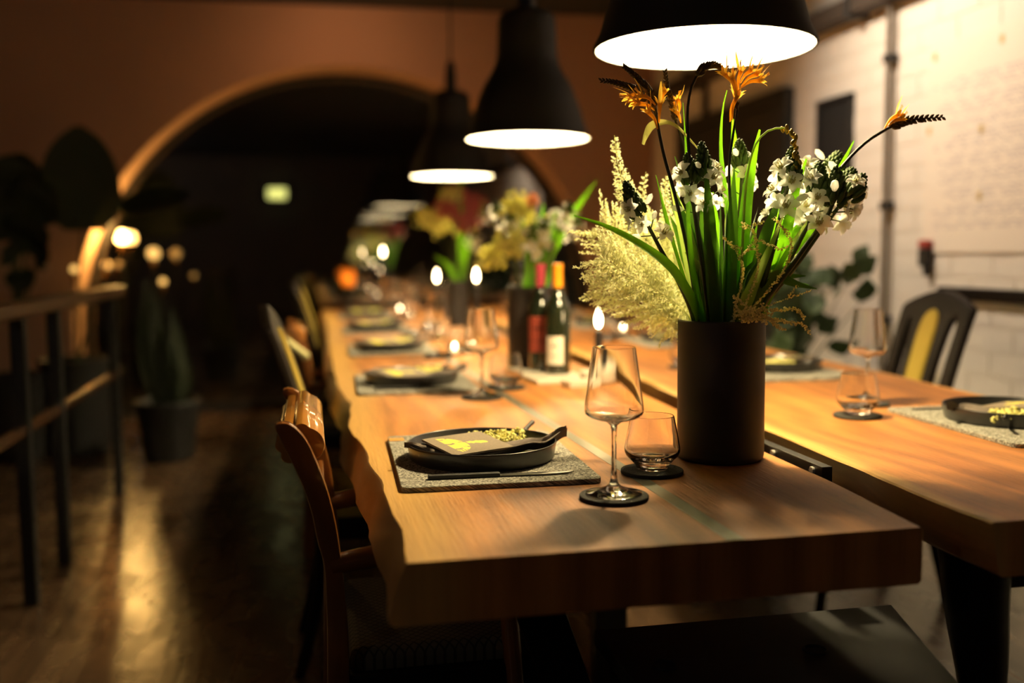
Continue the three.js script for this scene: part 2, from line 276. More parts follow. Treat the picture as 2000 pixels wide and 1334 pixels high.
const steelLeg = (t, x0, x1, z) => part('leg_frame', merge([box(0.08, 0.64, 0.05, x0, 0.34, z), box(0.08, 0.64, 0.05, x1, 0.34, z), box(x1 - x0 + 0.08, 0.04, 0.06, (x0 + x1) / 2, 0.02, z), box(x1 - x0 + 0.08, 0.03, 0.1, (x0 + x1) / 2, 0.655, z)]), M.blackMetal, t);
{
  const t = thing('slab_table', 'long wooden slab table with wavy bark edge and grey metal inlay strip', 'table');
  part('tabletop', slabGeo(T1, 0.020, 0.0, 3, 0.0, 0.95), tableMat(T1, 0.0, 0.95, 1, false), t);
  for (const z of [-2.3, -4.2, -6.2]) steelLeg(t, 0.30, 0.70, z);
  const ip = []; for (let i = 0; i <= 60; i++) { const z = mix(-1.2005, -6.97, i / 60), x = 0.539 - 0.027 * (-z - 1.2); ip.push([Math.max(x, 0.42) + 0.003 * Math.sin(z * 3), z]); }
  const L = ip.map(([x, z]) => [x - 0.0125, -z]), Rr = ip.map(([x, z]) => [x + 0.0125, -z]).reverse();
  const ig = extrude(poly([...L, ...Rr]), 0.0012, 0.0004); ig.rotateX(-PI / 2); ig.translate(0, 0.7494, 0);
  part('inlay_strip', ig, std({ color: lin(0.20, 0.20, 0.15), roughness: 0.35, metalness: 0.6 }), t, 'grey metal inlay strip');
  part('slanted_leg', box(0.075, 0.72, 0.04, 0, 0, 0).rotateZ(0.33).translate(0.42, 0.34, -1.52), M.darkWood, t);
  const u = thing('slab_table', 'second wooden slab table with pale edge, nearer the white brick wall', 'table');
  part('tabletop', slabGeo(T2, -0.014, -0.006, 8, 0.85, 0.95), tableMat(T2, 0.85, 0.95, 2, true), u);
  for (const z of [-3.4, -6.2]) steelLeg(u, 1.15, 1.5, z);
  for (const [x, z] of [[1.00, -1.34], [1.60, -1.34]]) part('curved_leg', tube([V(x, 0.67, z), V(x + 0.005, 0.58, z), V(x + 0.02, 0.45, z), V(x + 0.025, 0.25, z), V(x, 0.08, z), V(x - 0.02, 0, z)], [0.055, 0.045, 0.032, 0.026, 0.022, 0.03], 24, 12), M.darkWood, u);
  part('apron', box(0.62, 0.07, 0.04, 1.3, 0.64, -1.34), M.darkWood, u);
  const b = thing('joining_plate', 'black steel plate with two pale bolts joining the slab tables', 'bracket');
  part('plate', box(0.02, 0.075, 0.53, 0.873, 0.716, -1.831, 0.0015), M.plateSteel ?? (M.plateSteel = std({ color: lin(0.10, 0.10, 0.10), roughness: 0.38, metalness: 0.9 })), b);
  for (const z of [-1.597, -1.75, -1.90, -2.05]) { const g = new THREE.CylinderGeometry(0.0075, 0.0075, 0.006, 6); g.rotateZ(PI / 2); part('bolt', g.translate(0.861, 0.741, z), M.boltPaint ?? (M.boltPaint = std({ color: lin(0.6, 0.56, 0.5), roughness: 0.4 })), b, 'pale bolt head'); }
  part('flange', box(0.05, 0.008, 0.53, 0.895, 0.683, -1.831, 0.002), M.blackMetal, b);
}
{ // low black bench under the table end
  const t = thing('storage_bench', 'low black bench with two round recesses under the slab table end', 'bench');
  const lid = extrude(poly([[0.45, 1.0], [0.84, 1.0], [1.0, 1.56], [0.45, 1.56]]), 0.03, 0.004); lid.rotateX(-PI / 2); lid.translate(0, 0.47, 0);
  part('lid', lid, std({ color: lin(0.012, 0.012, 0.014), roughness: 0.5 }), t);
  const body = extrude(poly([[0.47, 1.02], [0.82, 1.02], [0.96, 1.54], [0.47, 1.54]]), 0.47, 0.004); body.rotateX(-PI / 2);
  part('body', body, std({ color: lin(0.010, 0.010, 0.011), roughness: 0.7 }), t);
  for (const [px, py] of [[1297, 1300], [1592, 1270]]) { const p = on(px, py, 0.5); part('ring', new THREE.TorusGeometry(0.018, 0.002, 8, 32).rotateX(PI / 2).translate(p.x, 0.501, p.z), M.black, t); }
}

// ---------------------------------------------------------------- pendant lamps
function makeLamp() {
  const t = thing('pendant_lamp', '', 'lamp');
  const out = [[0.236, 0], [0.236, 0.006], [0.222, 0.035], [0.210, 0.075], [0.200, 0.11], [0.185, 0.155], [0.165, 0.20], [0.140, 0.24], [0.122, 0.275], [0.114, 0.31], [0.112, 0.36], [0.108, 0.44], [0.095, 0.465], [0.06, 0.48], [0.025, 0.484]];
  const inn = out.map(([r, y]) => [Math.max(r - 0.004, 0.02), y - (y > 0.44 ? 0.004 : 0)]);
  const lining = out.map(([r, y]) => [Math.max(r - 0.0055, 0.015), Math.max(0.001, y - (y > 0.44 ? 0.006 : 0))]);
  part('shade', lathe([...out, ...inn.slice().reverse()], 64), std({ color: lin(0.012, 0.011, 0.010), roughness: 0.7 }), t);
  part('shade_lining', lathe(lining.slice().reverse(), 64), std({ color: lin(0.60, 0.59, 0.57), roughness: 0.7, side: THREE.DoubleSide }), t, 'white inside of the shade');
  part('socket', merge([cyl(0.022, 0.022, 0.26, 0, 0.2, 0), cyl(0.034, 0.030, 0.10, 0, 0.484, 0), cyl(0.030, 0.018, 0.06, 0, 0.584, 0)]), M.blackMetal, t);
  part('bulb', new THREE.SphereGeometry(0.048, 32, 20).translate(0, 0.155, 0), std({ color: lin(0.9, 0.85, 0.7), emissive: LAMP.color, emissiveIntensity: 300, roughness: 0.4 }), t);
  part('cord', cyl(0.006, 0.006, CEIL - 1.56 - 0.63, 0, 0.63, 0, 10), M.black, t);
  part('ceiling_rose', cyl(0.05, 0.045, 0.03, 0, CEIL - 1.56 - 0.03, 0), M.blackMetal, t);
  return t;
}
const lamp0 = makeLamp();
const lampPlaces = [[0.835, 1.559, -2.05, 'nearest and largest-looking dark bell pendant lamp, above the big vase'], [0.820, 1.558, -3.75, 'middle dark bell pendant lamp, above the wine bottles'], [0.803, 1.566, -5.70, 'farthest dark bell pendant lamp, in front of the arched window']];
lampPlaces.forEach(([x, y, z, label], i) => {
  const l = i ? copy(lamp0, label) : lamp0; l.userData.label = label; l.position.set(x, y, z);
  const p = new THREE.PointLight(LAMP.color, LAMP.power); p.name = 'pendant_light'; p.position.set(x, y + 0.155, z); p.castShadow = true; p.shadow.radius = 2; scene.add(p);
});
// ceiling spots outside the frame: one on the written sheets, one on the arch wall
function spot(pos, target, S, angle, label) {
  const t = thing('ceiling_spot', label, 'spotlight', pos);
  const d = target.clone().sub(V(...pos)).normalize(), q = new THREE.Quaternion().setFromUnitVectors(V(0, -1, 0), d);
  const can = lathe([[0.045, 0], [0.05, 0], [0.05, 0.12], [0.03, 0.14], [0.0, 0.14], [0.0, 0.135], [0.027, 0.135], [0.045, 0.115]], 32); can.applyQuaternion(q);
  part('head', can, M.blackMetal, t);
  part('lamp_face', lathe([[0, 0.09], [0.043, 0.09]], 24).applyQuaternion(q), std({ color: lin(0.9, 0.9, 0.9), emissive: S.color, emissiveIntensity: 6, side: THREE.DoubleSide }), t);
  part('mount', cyl(0.012, 0.012, CEIL - pos[1], 0, 0.0, 0).translate(0, 0.06, 0), M.blackMetal, t);
  const l = new THREE.SpotLight(S.color, S.power, 0, angle, 1); l.name = 'spot_light'; l.position.copy(V(...pos).addScaledVector(d, 0.01)); l.target.position.copy(target); l.castShadow = true; l.shadow.radius = 2; scene.add(l, l.target);
}
spot([1.30, 2.64, -3.80], V(2.5, 1.66, -3.60), SPOT_WALL, 0.95, 'black ceiling spotlight aimed at the written sheets');
spot([0.20, 2.70, -6.15], V(0.25, 2.3, -7.1), SPOT_ARCH, 1.15, 'black ceiling spotlight aimed at the wall over the arch');

// ---------------------------------------------------------------- place settings
const TT = 0.75;                                                     // height of the table tops
const feltTex = texture(1024, 1024, (u, v) => { const a = fbm(u * 130, v * 130, 3), b = vn(u * 420, v * 420), c = vn(u * 300 + v * 500, v * 260 - u * 90), k = clamp(0.30 + 1.5 * (a - 0.42) + 0.5 * (b - 0.5) + 0.4 * (c - 0.5), 0.05, 1); return [0.58 * k, 0.55 * k, 0.46 * k]; });
const feltBump = texture(512, 512, (u, v) => fbm(u * 120, v * 120, 3), false);
const feltMat = std({ map: feltTex, roughness: 1, bumpMap: feltBump, bumpScale: 0.001 });
M.feltDark = std({ color: lin(0.035, 0.034, 0.03), roughness: 1, bumpMap: feltBump, bumpScale: 0.002 });
M.plate = phy({ color: lin(0.011, 0.010, 0.010), roughness: 0.4, clearcoat: 0.5, clearcoatRoughness: 0.22 });
M.linen = std({ color: lin(0.15, 0.12, 0.10), roughness: 0.95 });
M.leather = std({ color: lin(0.55, 0.26, 0.05), roughness: 0.7 });
const cardTex = texture(512, 384, (u, v) => {
  const g = 0.85 + 0.35 * fbm(u * 60, v * 44, 3), X = u, Y = v;                    // u along the card's long side
  const kraft = [0.21 * g, 0.165 * g, 0.115 * g], gold = [0.68 * g, 0.60 * g, 0.09 * g];
  const dx = (X - 0.17) / 0.30, dy = (Y - 0.50) / 0.40, inCap = dx > 0 && dx * dx + dy * dy < 1;
  if (inCap) { const w = Math.sin((dy * 9 + 0.8 * Math.sin(dx * 7))) * 0.5 + 0.5, cut = w > 0.88 && vn(dx * 6, dy * 14) > 0.45 || (dy < -0.75 && Math.sin(dx * 40) > 0.3); return cut ? kraft : gold; }
  const sx = (X - 0.50) / 0.30, sy = Y - (0.52 - 0.08 * sx), sw = mix(0.055, 0.085, clamp(sx)); if (sx > 0 && sx < 1 && Math.abs(sy) < sw * (0.55 + 0.45 * clamp((1 - sx) * 3)) * (0.6 + 0.6 * vn(sx * 9, 3))) return gold;
  return kraft;
});
function makeMat() {
  const t = thing('placemat', '', 'placemat'), s = new THREE.Shape(), w = 0.165, d = 0.23, r = 0.018;
  s.moveTo(-w + r, -d); s.lineTo(w - r, -d); s.quadraticCurveTo(w, -d, w, -d + r); s.lineTo(w, d - r); s.quadraticCurveTo(w, d, w - r, d); s.lineTo(-w + r, d); s.quadraticCurveTo(-w, d, -w, d - r); s.lineTo(-w, -d + r); s.quadraticCurveTo(-w, -d, -w + r, -d);
  const g = extrude(s, 0.0085, 0.001); g.rotateX(-PI / 2); const p = g.attributes.position, uv = g.attributes.uv; for (let i = 0; i < p.count; i++) uv.setXY(i, p.getX(i) * 3 + p.getY(i) * 5, p.getZ(i) * 3 + 0.4);
  part('felt', g, feltMat, t);
  part('leather_tab', box(0.030, 0.0012, 0.030, -0.149, 0.0089, -0.188, 0.0005), M.leather, t, 'tan leather tab');
  return t;
}
function makePlate() {
  const t = thing('plate', '', 'plate');
  part('dish', lathe([[0, 0.0], [0.126, 0.0], [0.131, 0.004], [0.1355, 0.028], [0.136, 0.031], [0.1345, 0.032], [0.132, 0.031], [0.127, 0.013], [0.122, 0.010], [0, 0.0085]], 72), M.plate, t);
  return t;
}
function makeCard() {
  const t = thing('menu_card', '', 'card'), g = new THREE.BoxGeometry(0.128, 0.0035, 0.107, 12, 1, 6), p = g.attributes.position;
  const uv = g.attributes.uv; for (let i = 0; i < p.count; i++) { uv.setXY(i, p.getX(i) / 0.128 + 0.5, 0.5 - p.getZ(i) / 0.107); p.setY(i, p.getY(i) + 0.003 * Math.cos(p.getX(i) * 9)); }
  g.rotateX(0.12);
  g.computeVertexNormals(); part('card', g, std({ map: cardTex, roughness: 0.85 }), t);
  return t;
}
function sprigGeo(list, bead, rad, R, every = 0.0035) {               // thin branches set with small beads
  const gs = [], b0 = new THREE.IcosahedronGeometry(1, 0);
  for (const pts of list) {
    const c = new THREE.CatmullRomCurve3(pts), L = c.getLength(); gs.push(tube(pts, [rad, rad * 0.4], 10, 5));
    const n = Math.ceil(L / every);
    for (let i = 1; i <= n; i++) { const p = c.getPointAt(i / n), s = bead * (0.5 + R() * 0.9), g = b0.clone(); g.scale(s, s * (0.7 + R()), s); g.rotateX(R() * 6); g.rotateZ(R() * 6); gs.push(g.translate(p.x + (R() - 0.5) * bead * 3.6, p.y + (R() - 0.5) * bead * 3.6, p.z + (R() - 0.5) * bead * 3.6)); }
  }
  return merge(gs);
}
function makeSprig() {
  const t = thing('dried_sprig', '', 'dried flower'), R = rng(12), list = [[V(0.05, 0.004, 0), V(0, 0.008, 0.002), V(-0.05, 0.01, 0)]];
  for (let i = 0; i < 9; i++) { const x = 0.045 - i * 0.011, s = i % 2 ? 1 : -1; list.push([V(x, 0.007, 0), V(x - 0.012, 0.016 + R() * 0.006, s * 0.018), V(x - 0.028, 0.009, s * (0.026 + R() * 0.014))]); }
  part('blossom', sprigGeo(list, 0.0027, 0.0008, R, 0.0016), std({ color: lin(0.85, 0.80, 0.28), roughness: 0.8 }), t);
  return t;
}
function makeNapkin() {
  const t = thing('napkin', '', 'napkin'), pts = [V(-0.146, 0.031, 0.0), V(-0.128, 0.0285, 0.0), V(-0.095, 0.020, 0.0), V(-0.05, 0.0135, 0.005), V(0.0, 0.0135, 0.0), V(0.045, 0.019, 0.0), V(0.08, 0.024, 0.0), V(0.105, 0.022, 0.0), V(0.128, 0.029, -0.008), V(0.145, 0.036, -0.016), V(0.16, 0.037, -0.026)];
  const w = [0.002, 0.04, 0.075, 0.09, 0.09, 0.09, 0.085, 0.07, 0.04, 0.022, 0.008], c = new THREE.CatmullRomCurve3(pts), n = 44, m = 12, pos = [], idx = [];
  for (const side of [1, -1]) for (let i = 0; i <= n; i++) { const q = i / n, p = c.getPointAt(q), k = q * (w.length - 1), f = Math.min(w.length - 2, Math.floor(k)), ww = mix(w[f], w[f + 1], k - f); for (let j = 0; j <= m; j++) { const a = j / m - 0.5, ripple = 0.007 * Math.sin(a * 9 + q * 4) * sstep(0.35, 0.8, q) + 0.004 * Math.sin(a * 16 + q * 11); pos.push(p.x, p.y + ripple + side * 0.0011, p.z + a * ww); } }
  const N = (n + 1) * (m + 1);
  for (let i = 0; i < n; i++) for (let j = 0; j < m; j++) { const a = i * (m + 1) + j, b = a + m + 1; idx.push(a, a + 1, b, b, a + 1, b + 1, N + a, N + b, N + a + 1, N + b, N + b + 1, N + a + 1); }
  for (let i = 0; i < n; i++) for (const j of [0, m]) { const a = i * (m + 1) + j, b = a + m + 1; if (j) idx.push(a, N + a, b, b, N + a, N + b); else idx.push(a, b, N + a, b, N + b, N + a); }
  const g = new THREE.BufferGeometry(); g.setAttribute('position', new THREE.Float32BufferAttribute(pos, 3)); g.setIndex(idx); 
  part('cloth', toCreasedNormals(g.toNonIndexed(), 1), M.linen, t);
  return t;
}
function makeKnife() {
  const t = thing('table_knife', '', 'knife');
  part('handle', box(0.12, 0.0075, 0.012, -0.065, 0.00375, 0, 0.002), M.black, t);
  const s = new THREE.Shape(); s.moveTo(-0.02, -0.004); s.lineTo(0.06, -0.009); s.quadraticCurveTo(0.11, -0.008, 0.122, 0.004); s.lineTo(-0.02, 0.005); s.closePath();
  const b = extrude(s, 0.003, 0.001); b.rotateX(-PI / 2); part('knife_blade', b.translate(0, 0.001, 0), std({ color: lin(0.25, 0.24, 0.22), roughness: 0.28, metalness: 0.9 }), t);
  return t;
}
function makeFork() {
  const t = thing('table_fork', '', 'fork');
  part('handle', tube([V(-0.02, 0.011, 0), V(0.05, 0.016, 0), V(0.11, 0.03, 0)], [0.0025, 0.004, 0.0048], 12, 8), M.black, t);
  part('fork_head', merge([box(0.02, 0.0025, 0.022, -0.03, 0.011, 0, 0.001), ...[-0.009, -0.003, 0.003, 0.009].map((z) => box(0.045, 0.0025, 0.0028, -0.06, 0.0125, z, 0.001))]), M.blackMetal, t);
  return t;
}
function makeCoaster() { const t = thing('coaster', '', 'coaster'); part('felt', lathe([[0, 0], [0.0525, 0], [0.0535, 0.001], [0.0535, 0.0055], [0.0525, 0.0065], [0, 0.0065]], 48), M.feltDark, t); return t; }
function makeWine() {
  const t = thing('wine_glass', '', 'wine glass');
  const prof = [[0, 0], [0.040, 0], [0.0435, 0.0012], [0.0435, 0.0024], [0.036, 0.0040], [0.030, 0.0056], [0.012, 0.0128], [0.0075, 0.0165], [0.0050, 0.025], [0.0038, 0.045], [0.0037, 0.075], [0.0040, 0.098], [0.0055, 0.108], [0.013, 0.1135], [0.028, 0.117], [0.039, 0.121], [0.0445, 0.1265], [0.0455, 0.132], [0.0447, 0.142], [0.0395, 0.182], [0.0330, 0.2275], [0.0325, 0.2285], [0.0318, 0.2275], [0.0382, 0.182], [0.0434, 0.142], [0.0441, 0.132], [0.0428, 0.1278], [0.0378, 0.1226], [0.027, 0.1186], [0.012, 0.1160], [0, 0.1154]];
  part('glass', lathe(prof, 72), M.glass, t);
  return t;
}
function makeTumbler() {
  const t = thing('tumbler', '', 'drinking glass');
  const prof = [[0, 0.0015], [0.018, 0.0012], [0.025, 0], [0.0268, 0.002], [0.0285, 0.008], [0.036, 0.0155], [0.0445, 0.024], [0.0478, 0.032], [0.0478, 0.038], [0.0435, 0.062], [0.0375, 0.0925], [0.0368, 0.0935], [0.0361, 0.0925], [0.0420, 0.062], [0.0460, 0.038], [0.0455, 0.032], [0.041, 0.0265], [0.033, 0.0205], [0.028, 0.0195], [0.012, 0.0235], [0, 0.0248]];
  part('glass', lathe(prof, 72), M.glass, t);
  return t;
}
const proto = {};
const kinds = { mat: makeMat, plate: makePlate, napkin: makeNapkin, card: makeCard, sprig: makeSprig, knife: makeKnife, fork: makeFork, coasterA: makeCoaster, coasterB: makeCoaster, wine: makeWine, tumbler: makeTumbler };
const G = { mat: 'felt placemats', plate: 'black dinner plates', napkin: 'dark linen napkins', card: 'menu cards on the plates', sprig: 'dried yellow sprigs on the plates', knife: 'black table knives', fork: 'black table forks', coasterA: 'felt coasters under wine glasses', coasterB: 'felt coasters under tumblers', wine: 'empty wine glasses', tumbler: 'empty tumblers' };
const L = {
  mat: (w) => `mottled grey felt placemat with tan leather tab, ${w}`, plate: (w) => `matt black straight-sided plate on felt, ${w}`, napkin: (w) => `dark linen napkin draped across the black plate, ${w}`,
  card: (w) => `brown card printed in yellow lying on the plate, ${w}`, sprig: (w) => `dried yellow flower sprig on the plate, ${w}`, knife: (w) => `black table knife lying on the felt placemat, ${w}`, fork: (w) => `black fork leaning on the plate rim, ${w}`,
  coasterA: (w) => `dark round felt coaster under the wine glass, ${w}`, coasterB: (w) => `dark round felt coaster under the tumbler, ${w}`, wine: (w) => `empty stemmed wine glass with flared bowl, ${w}`, tumbler: (w) => `empty rounded tumbler on a coaster, ${w}`,
};
const place = ['nearest place', 'second place', 'third place', 'fourth place', 'farthest place'];
function setting(c, turn, n, table, skip = []) {
  const q = new THREE.Quaternion().setFromAxisAngle(V(0, 1, 0), turn), R = rng(100 + n * 7 + (turn > 1 ? 50 : 0)), where = `${place[n]} on the ${table}`;
  const put = (k, x, y, z, tn) => { if (skip.includes(k)) return; const lab = L[k](where), o = proto[k] ? copy(proto[k], lab) : (proto[k] = kinds[k]()); o.userData = { ...o.userData, label: lab, group: G[k] }; const p = V(x, 0, z).applyQuaternion(q); o.position.set(c[0] + p.x, TT + y, c[1] + p.z); o.rotation.y = turn + tn; };
  const j = n ? (R() - 0.5) * 0.02 : 0, a = n ? (R() - 0.5) * 0.25 : 0;
  put('mat', 0, 0.0003, 0, 0); put('plate', -0.006, 0.0088, 0.022 + j, 0);
  put('napkin', -0.002, 0.0105, 0.034 + j, 0.04 + a * 0.3); put('card', -0.034, 0.0355, 0.036 + j, 0.47 + a); put('sprig', 0.052, 0.0205, -0.052 + j, 0.25 + a);
  put('knife', 0.006, 0.0088, 0.181, -0.02 + a * 0.2); put('fork', 0.055, 0.0135, -0.045 + j, 0.95 + a * 0.3);
  put('coasterA', 0.155, 0.0003, 0.331 + j, 0); put('wine', 0.155, 0.0070, 0.331 + j, R() * 6);
  put('coasterB', 0.268 + (n ? -0.02 : 0), 0.0003, 0.171, 0); put('tumbler', 0.268 + (n ? -0.02 : 0), 0.0070, 0.171, R() * 6);
}
const tilt = -0.025, inlaid = 'inlaid table', wallT = 'wall-side table';
[[0.303, -1.785], [0.285, -2.90], [0.30, -3.93], [0.31, -5.0], [0.32, -6.08]].forEach((c, n) => setting(c, tilt, n, inlaid));
[[1.476, -1.868], [1.43, -2.88], [1.47, -3.92], [1.47, -4.98], [1.47, -6.05]].forEach((c, n) => setting(c, PI + tilt, n, wallT));

// ---------------------------------------------------------------- candles and bottles between the tables
function candle(base, flameY, r, label, holder) {
  const t = thing('candle', label, 'candle', base), h = flameY - 0.028 - base[1];
  part('wax', lathe([[0, 0], [r, 0], [r, h - 0.004], [r * 0.8, h], [r * 0.3, h - 0.002], [0, h - 0.002]], 24), M.candle ?? (M.candle = wax(0.012, 0.011, 0.012)), t);
  part('wick', cyl(0.0012, 0.001, 0.012, 0, h - 0.003, 0, 6), M.black, t);
  part('flame', lathe([[0, -0.022], [0.006, -0.018], [0.0098, -0.006], [0.0098, 0.006], [0.007, 0.019], [0.003, 0.03], [0, 0.036]], 20).translate(0, h + 0.028, 0), std({ color: lin(0.1, 0.05, 0.02), emissive: lin(1, 0.72, 0.38), emissiveIntensity: 30, roughness: 1 }), t);
  const l = new THREE.PointLight(FLAME.color, FLAME.power); l.name = 'flame_light'; l.position.set(base[0], flameY, base[2]); l.castShadow = true; l.shadow.radius = 0.4; scene.add(l);
}
{
  const hx = 0.815, hz = -2.78;
  const d = thing('candle_holder', 'low round white ceramic candle holder beside the wine bottles', 'candle holder', [hx, TT + 0.0003, hz]);
  part('bowl', lathe([[0, 0], [0.045, 0], [0.053, 0.004], [0.055, 0.03], [0.053, 0.034], [0.049, 0.033], [0.047, 0.012], [0.014, 0.010], [0.014, 0.028], [0.0125, 0.03], [0.0125, 0.008], [0, 0.008]], 48), M.ivory, d);
  candle([hx, TT + 0.0085, hz], 0.931, 0.0115, 'burning black taper candle in the low white ceramic holder');
  [[888, 693, 'beside the third wine glass'], [915, 690, 'right of the third tumbler'], [856, 657, 'near the slim vase foot'], [836, 645, 'by the fourth wine glass'], [803, 622, 'by the fifth wine glass'], [781, 612, 'at the far end of the inlaid table'], [1217, 652, 'on the wall-side table behind the tall candle']].forEach(([px, py, w]) => {  // candle cups added to stand in for bright highlights in the glasses
    const p = on(px, py), t = thing('glint_candle', `added candle cup for glass highlights ${w}`, 'candle', [p.x, TT + 0.0003, p.z]);
    part('cup', lathe([[0, 0], [0.022, 0], [0.024, 0.003], [0.026, 0.034], [0.0245, 0.035], [0.0225, 0.006], [0, 0.006]], 32), M.glass, t);
    part('wax', lathe([[0, 0.0065], [0.019, 0.0065], [0.019, 0.014], [0, 0.0135]], 24), M.ivory, t);
    part('flame', lathe([[0, 0.015], [0.006, 0.019], [0.0068, 0.026], [0.003, 0.038], [0, 0.044]], 14), std({ color: lin(0.1, 0.05, 0.02), emissive: lin(1, 0.74, 0.42), emissiveIntensity: 60 }), t);
    const l = new THREE.PointLight(FLAME.color, 0.008); l.name = 'flame_light'; l.position.set(p.x, TT + 0.026, p.z); l.castShadow = true; l.shadow.radius = 0.2; scene.add(l);
  });
  const stick = (p, hgt, label) => { const t = thing('candlestick', label, 'candlestick', p); part('stick', lathe([[0, 0], [0.042, 0], [0.045, 0.004], [0.040, 0.010], [0.016, 0.016], [0.008, 0.03], [0.006, hgt * 0.5], [0.009, hgt * 0.55], [0.006, hgt * 0.62], [0.007, hgt - 0.025], [0.017, hgt - 0.02], [0.015, hgt], [0.0125, hgt], [0.0115, hgt - 0.016], [0, hgt - 0.017]], 32), M.brass, t); };
  const more = [[853, 541, 4.35, 'brass', 'second'], [930, 540, 4.0, 'brass', 'third'], [748, 493, 6.2, 'brass', 'fourth']];
  const where = ['by the third place', 'before the slim vase', 'at the far table end'];
  more.forEach(([x, y, a], i) => { const f = at(x, y, a), hgt = f.y - TT - 0.16; stick([f.x, TT + 0.0003, f.z], hgt, `turned brass candlestick ${where[i]}`); candle([f.x, TT + hgt - 0.0158, f.z], f.y, 0.0108, `burning black taper candle in a brass stick ${where[i]}`); });
}
{
  const prof = [[0, 0.003], [0.025, 0.002], [0.034, 0], [0.0375, 0.004], [0.0378, 0.19], [0.036, 0.205], [0.028, 0.225], [0.018, 0.245], [0.0145, 0.262], [0.0140, 0.32], [0.0155, 0.322], [0.0155, 0.328], [0.013, 0.33], [0, 0.33]];
  const bottleGlass = phy({ color: lin(0.012, 0.016, 0.008), roughness: 0.06, clearcoat: 1, clearcoatRoughness: 0.03 });
  const label = (c) => { const t = texture(64, 64, (u, v) => { const k = (v > 0.62 && v < 0.70 && u > 0.3 && u < 0.7) || (v > 0.3 && v < 0.33 && u > 0.2 && u < 0.8) ? 0.4 : 1; return c.map((x) => x * k); }); return std({ map: t, roughness: 0.7 }); };
  const bottle = (p, turn, cap, lab, name, arc) => {
    const t = thing('wine_bottle', name, 'bottle', p, turn);
    part('bottle_glass', lathe(prof, 48), bottleGlass, t);
    part('capsule', lathe([[0.0142, 0.262], [0.0150, 0.262], [0.0148, 0.318], [0.0162, 0.321], [0.0162, 0.331], [0.014, 0.334], [0, 0.334]], 32), std({ color: cap, roughness: 0.45 }), t);
    const g = new THREE.CylinderGeometry(0.0382, 0.0382, arc[1] - arc[0], 32, 1, true, -arc[2] / 2, arc[2]); part('label', g.translate(0, (arc[0] + arc[1]) / 2, 0), lab, t);
  };
  bottle([0.731, TT + 0.0123, -2.93], -0.55, lin(0.95, 0.36, 0.01), label([0.8, 0.7, 0.58]), 'dark wine bottle with orange capsule and white label on the marble tray', [0.03, 0.115, 1.5]);
  bottle([0.700, TT + 0.0123, -3.03], -0.5, lin(0.55, 0.06, 0.10), label([0.28, 0.04, 0.02]), 'dark wine bottle with pink capsule and red label behind the other', [0.06, 0.17, 2.4]);
  const tr = thing('tray', 'pale marble tray under the two wine bottles', 'tray', [0.70, TT + 0.0003, -2.93], 0.1);
  part('slab', box(0.17, 0.012, 0.30, 0, 0.006, 0, 0.003), M.ivory, tr);
  const bx = thing('coaster_stack', 'small stack of pale coasters in front of the wine bottles', 'coaster', [0.735, TT + 0.0003, -2.72], 0.3);
  for (let k = 0; k < 3; k++) part('coaster_tile', box(0.08, 0.0055, 0.05, 0, 0.003 + k * 0.0058, 0, 0.001), M.ivory, bx);
}

// ---------------------------------------------------------------- chairs
function bend(g, f) { const p = g.attributes.position; for (let i = 0; i < p.count; i++) { const v = f(p.getX(i), p.getY(i), p.getZ(i)); p.setXYZ(i, v[0], v[1], v[2]); } return g; }
const recline = (x, y, z) => { const s = Math.max(0, y - 0.44); return [x, y, z - 0.20 - 0.16 * s - 0.20 * s * s]; };
function refine(g, n) { // split tall triangles so a bend stays smooth
  g = clean(g); for (let k = 0; k < n; k++) { const p = g.attributes.position, P = [], q = new THREE.Vector3(); for (let i = 0; i < p.count; i += 3) { const v = [0, 1, 2].map((j) => new THREE.Vector3().fromBufferAttribute(p, i + j)); const d = [0, 1, 2].map((j) => v[j].distanceTo(v[(j + 1) % 3])), m = d.indexOf(Math.max(...d)); if (d[m] < 0.03) { v.forEach((a) => P.push(a.x, a.y, a.z)); continue; } const a = v[m], b = v[(m + 1) % 3], c = v[(m + 2) % 3]; q.addVectors(a, b).multiplyScalar(0.5); for (const t of [[a, q, c], [q, b, c]]) t.forEach((w) => P.push(w.x, w.y, w.z)); } g = new THREE.BufferGeometry(); g.setAttribute('position', new THREE.Float32BufferAttribute(P, 3)); }
  return g;
}
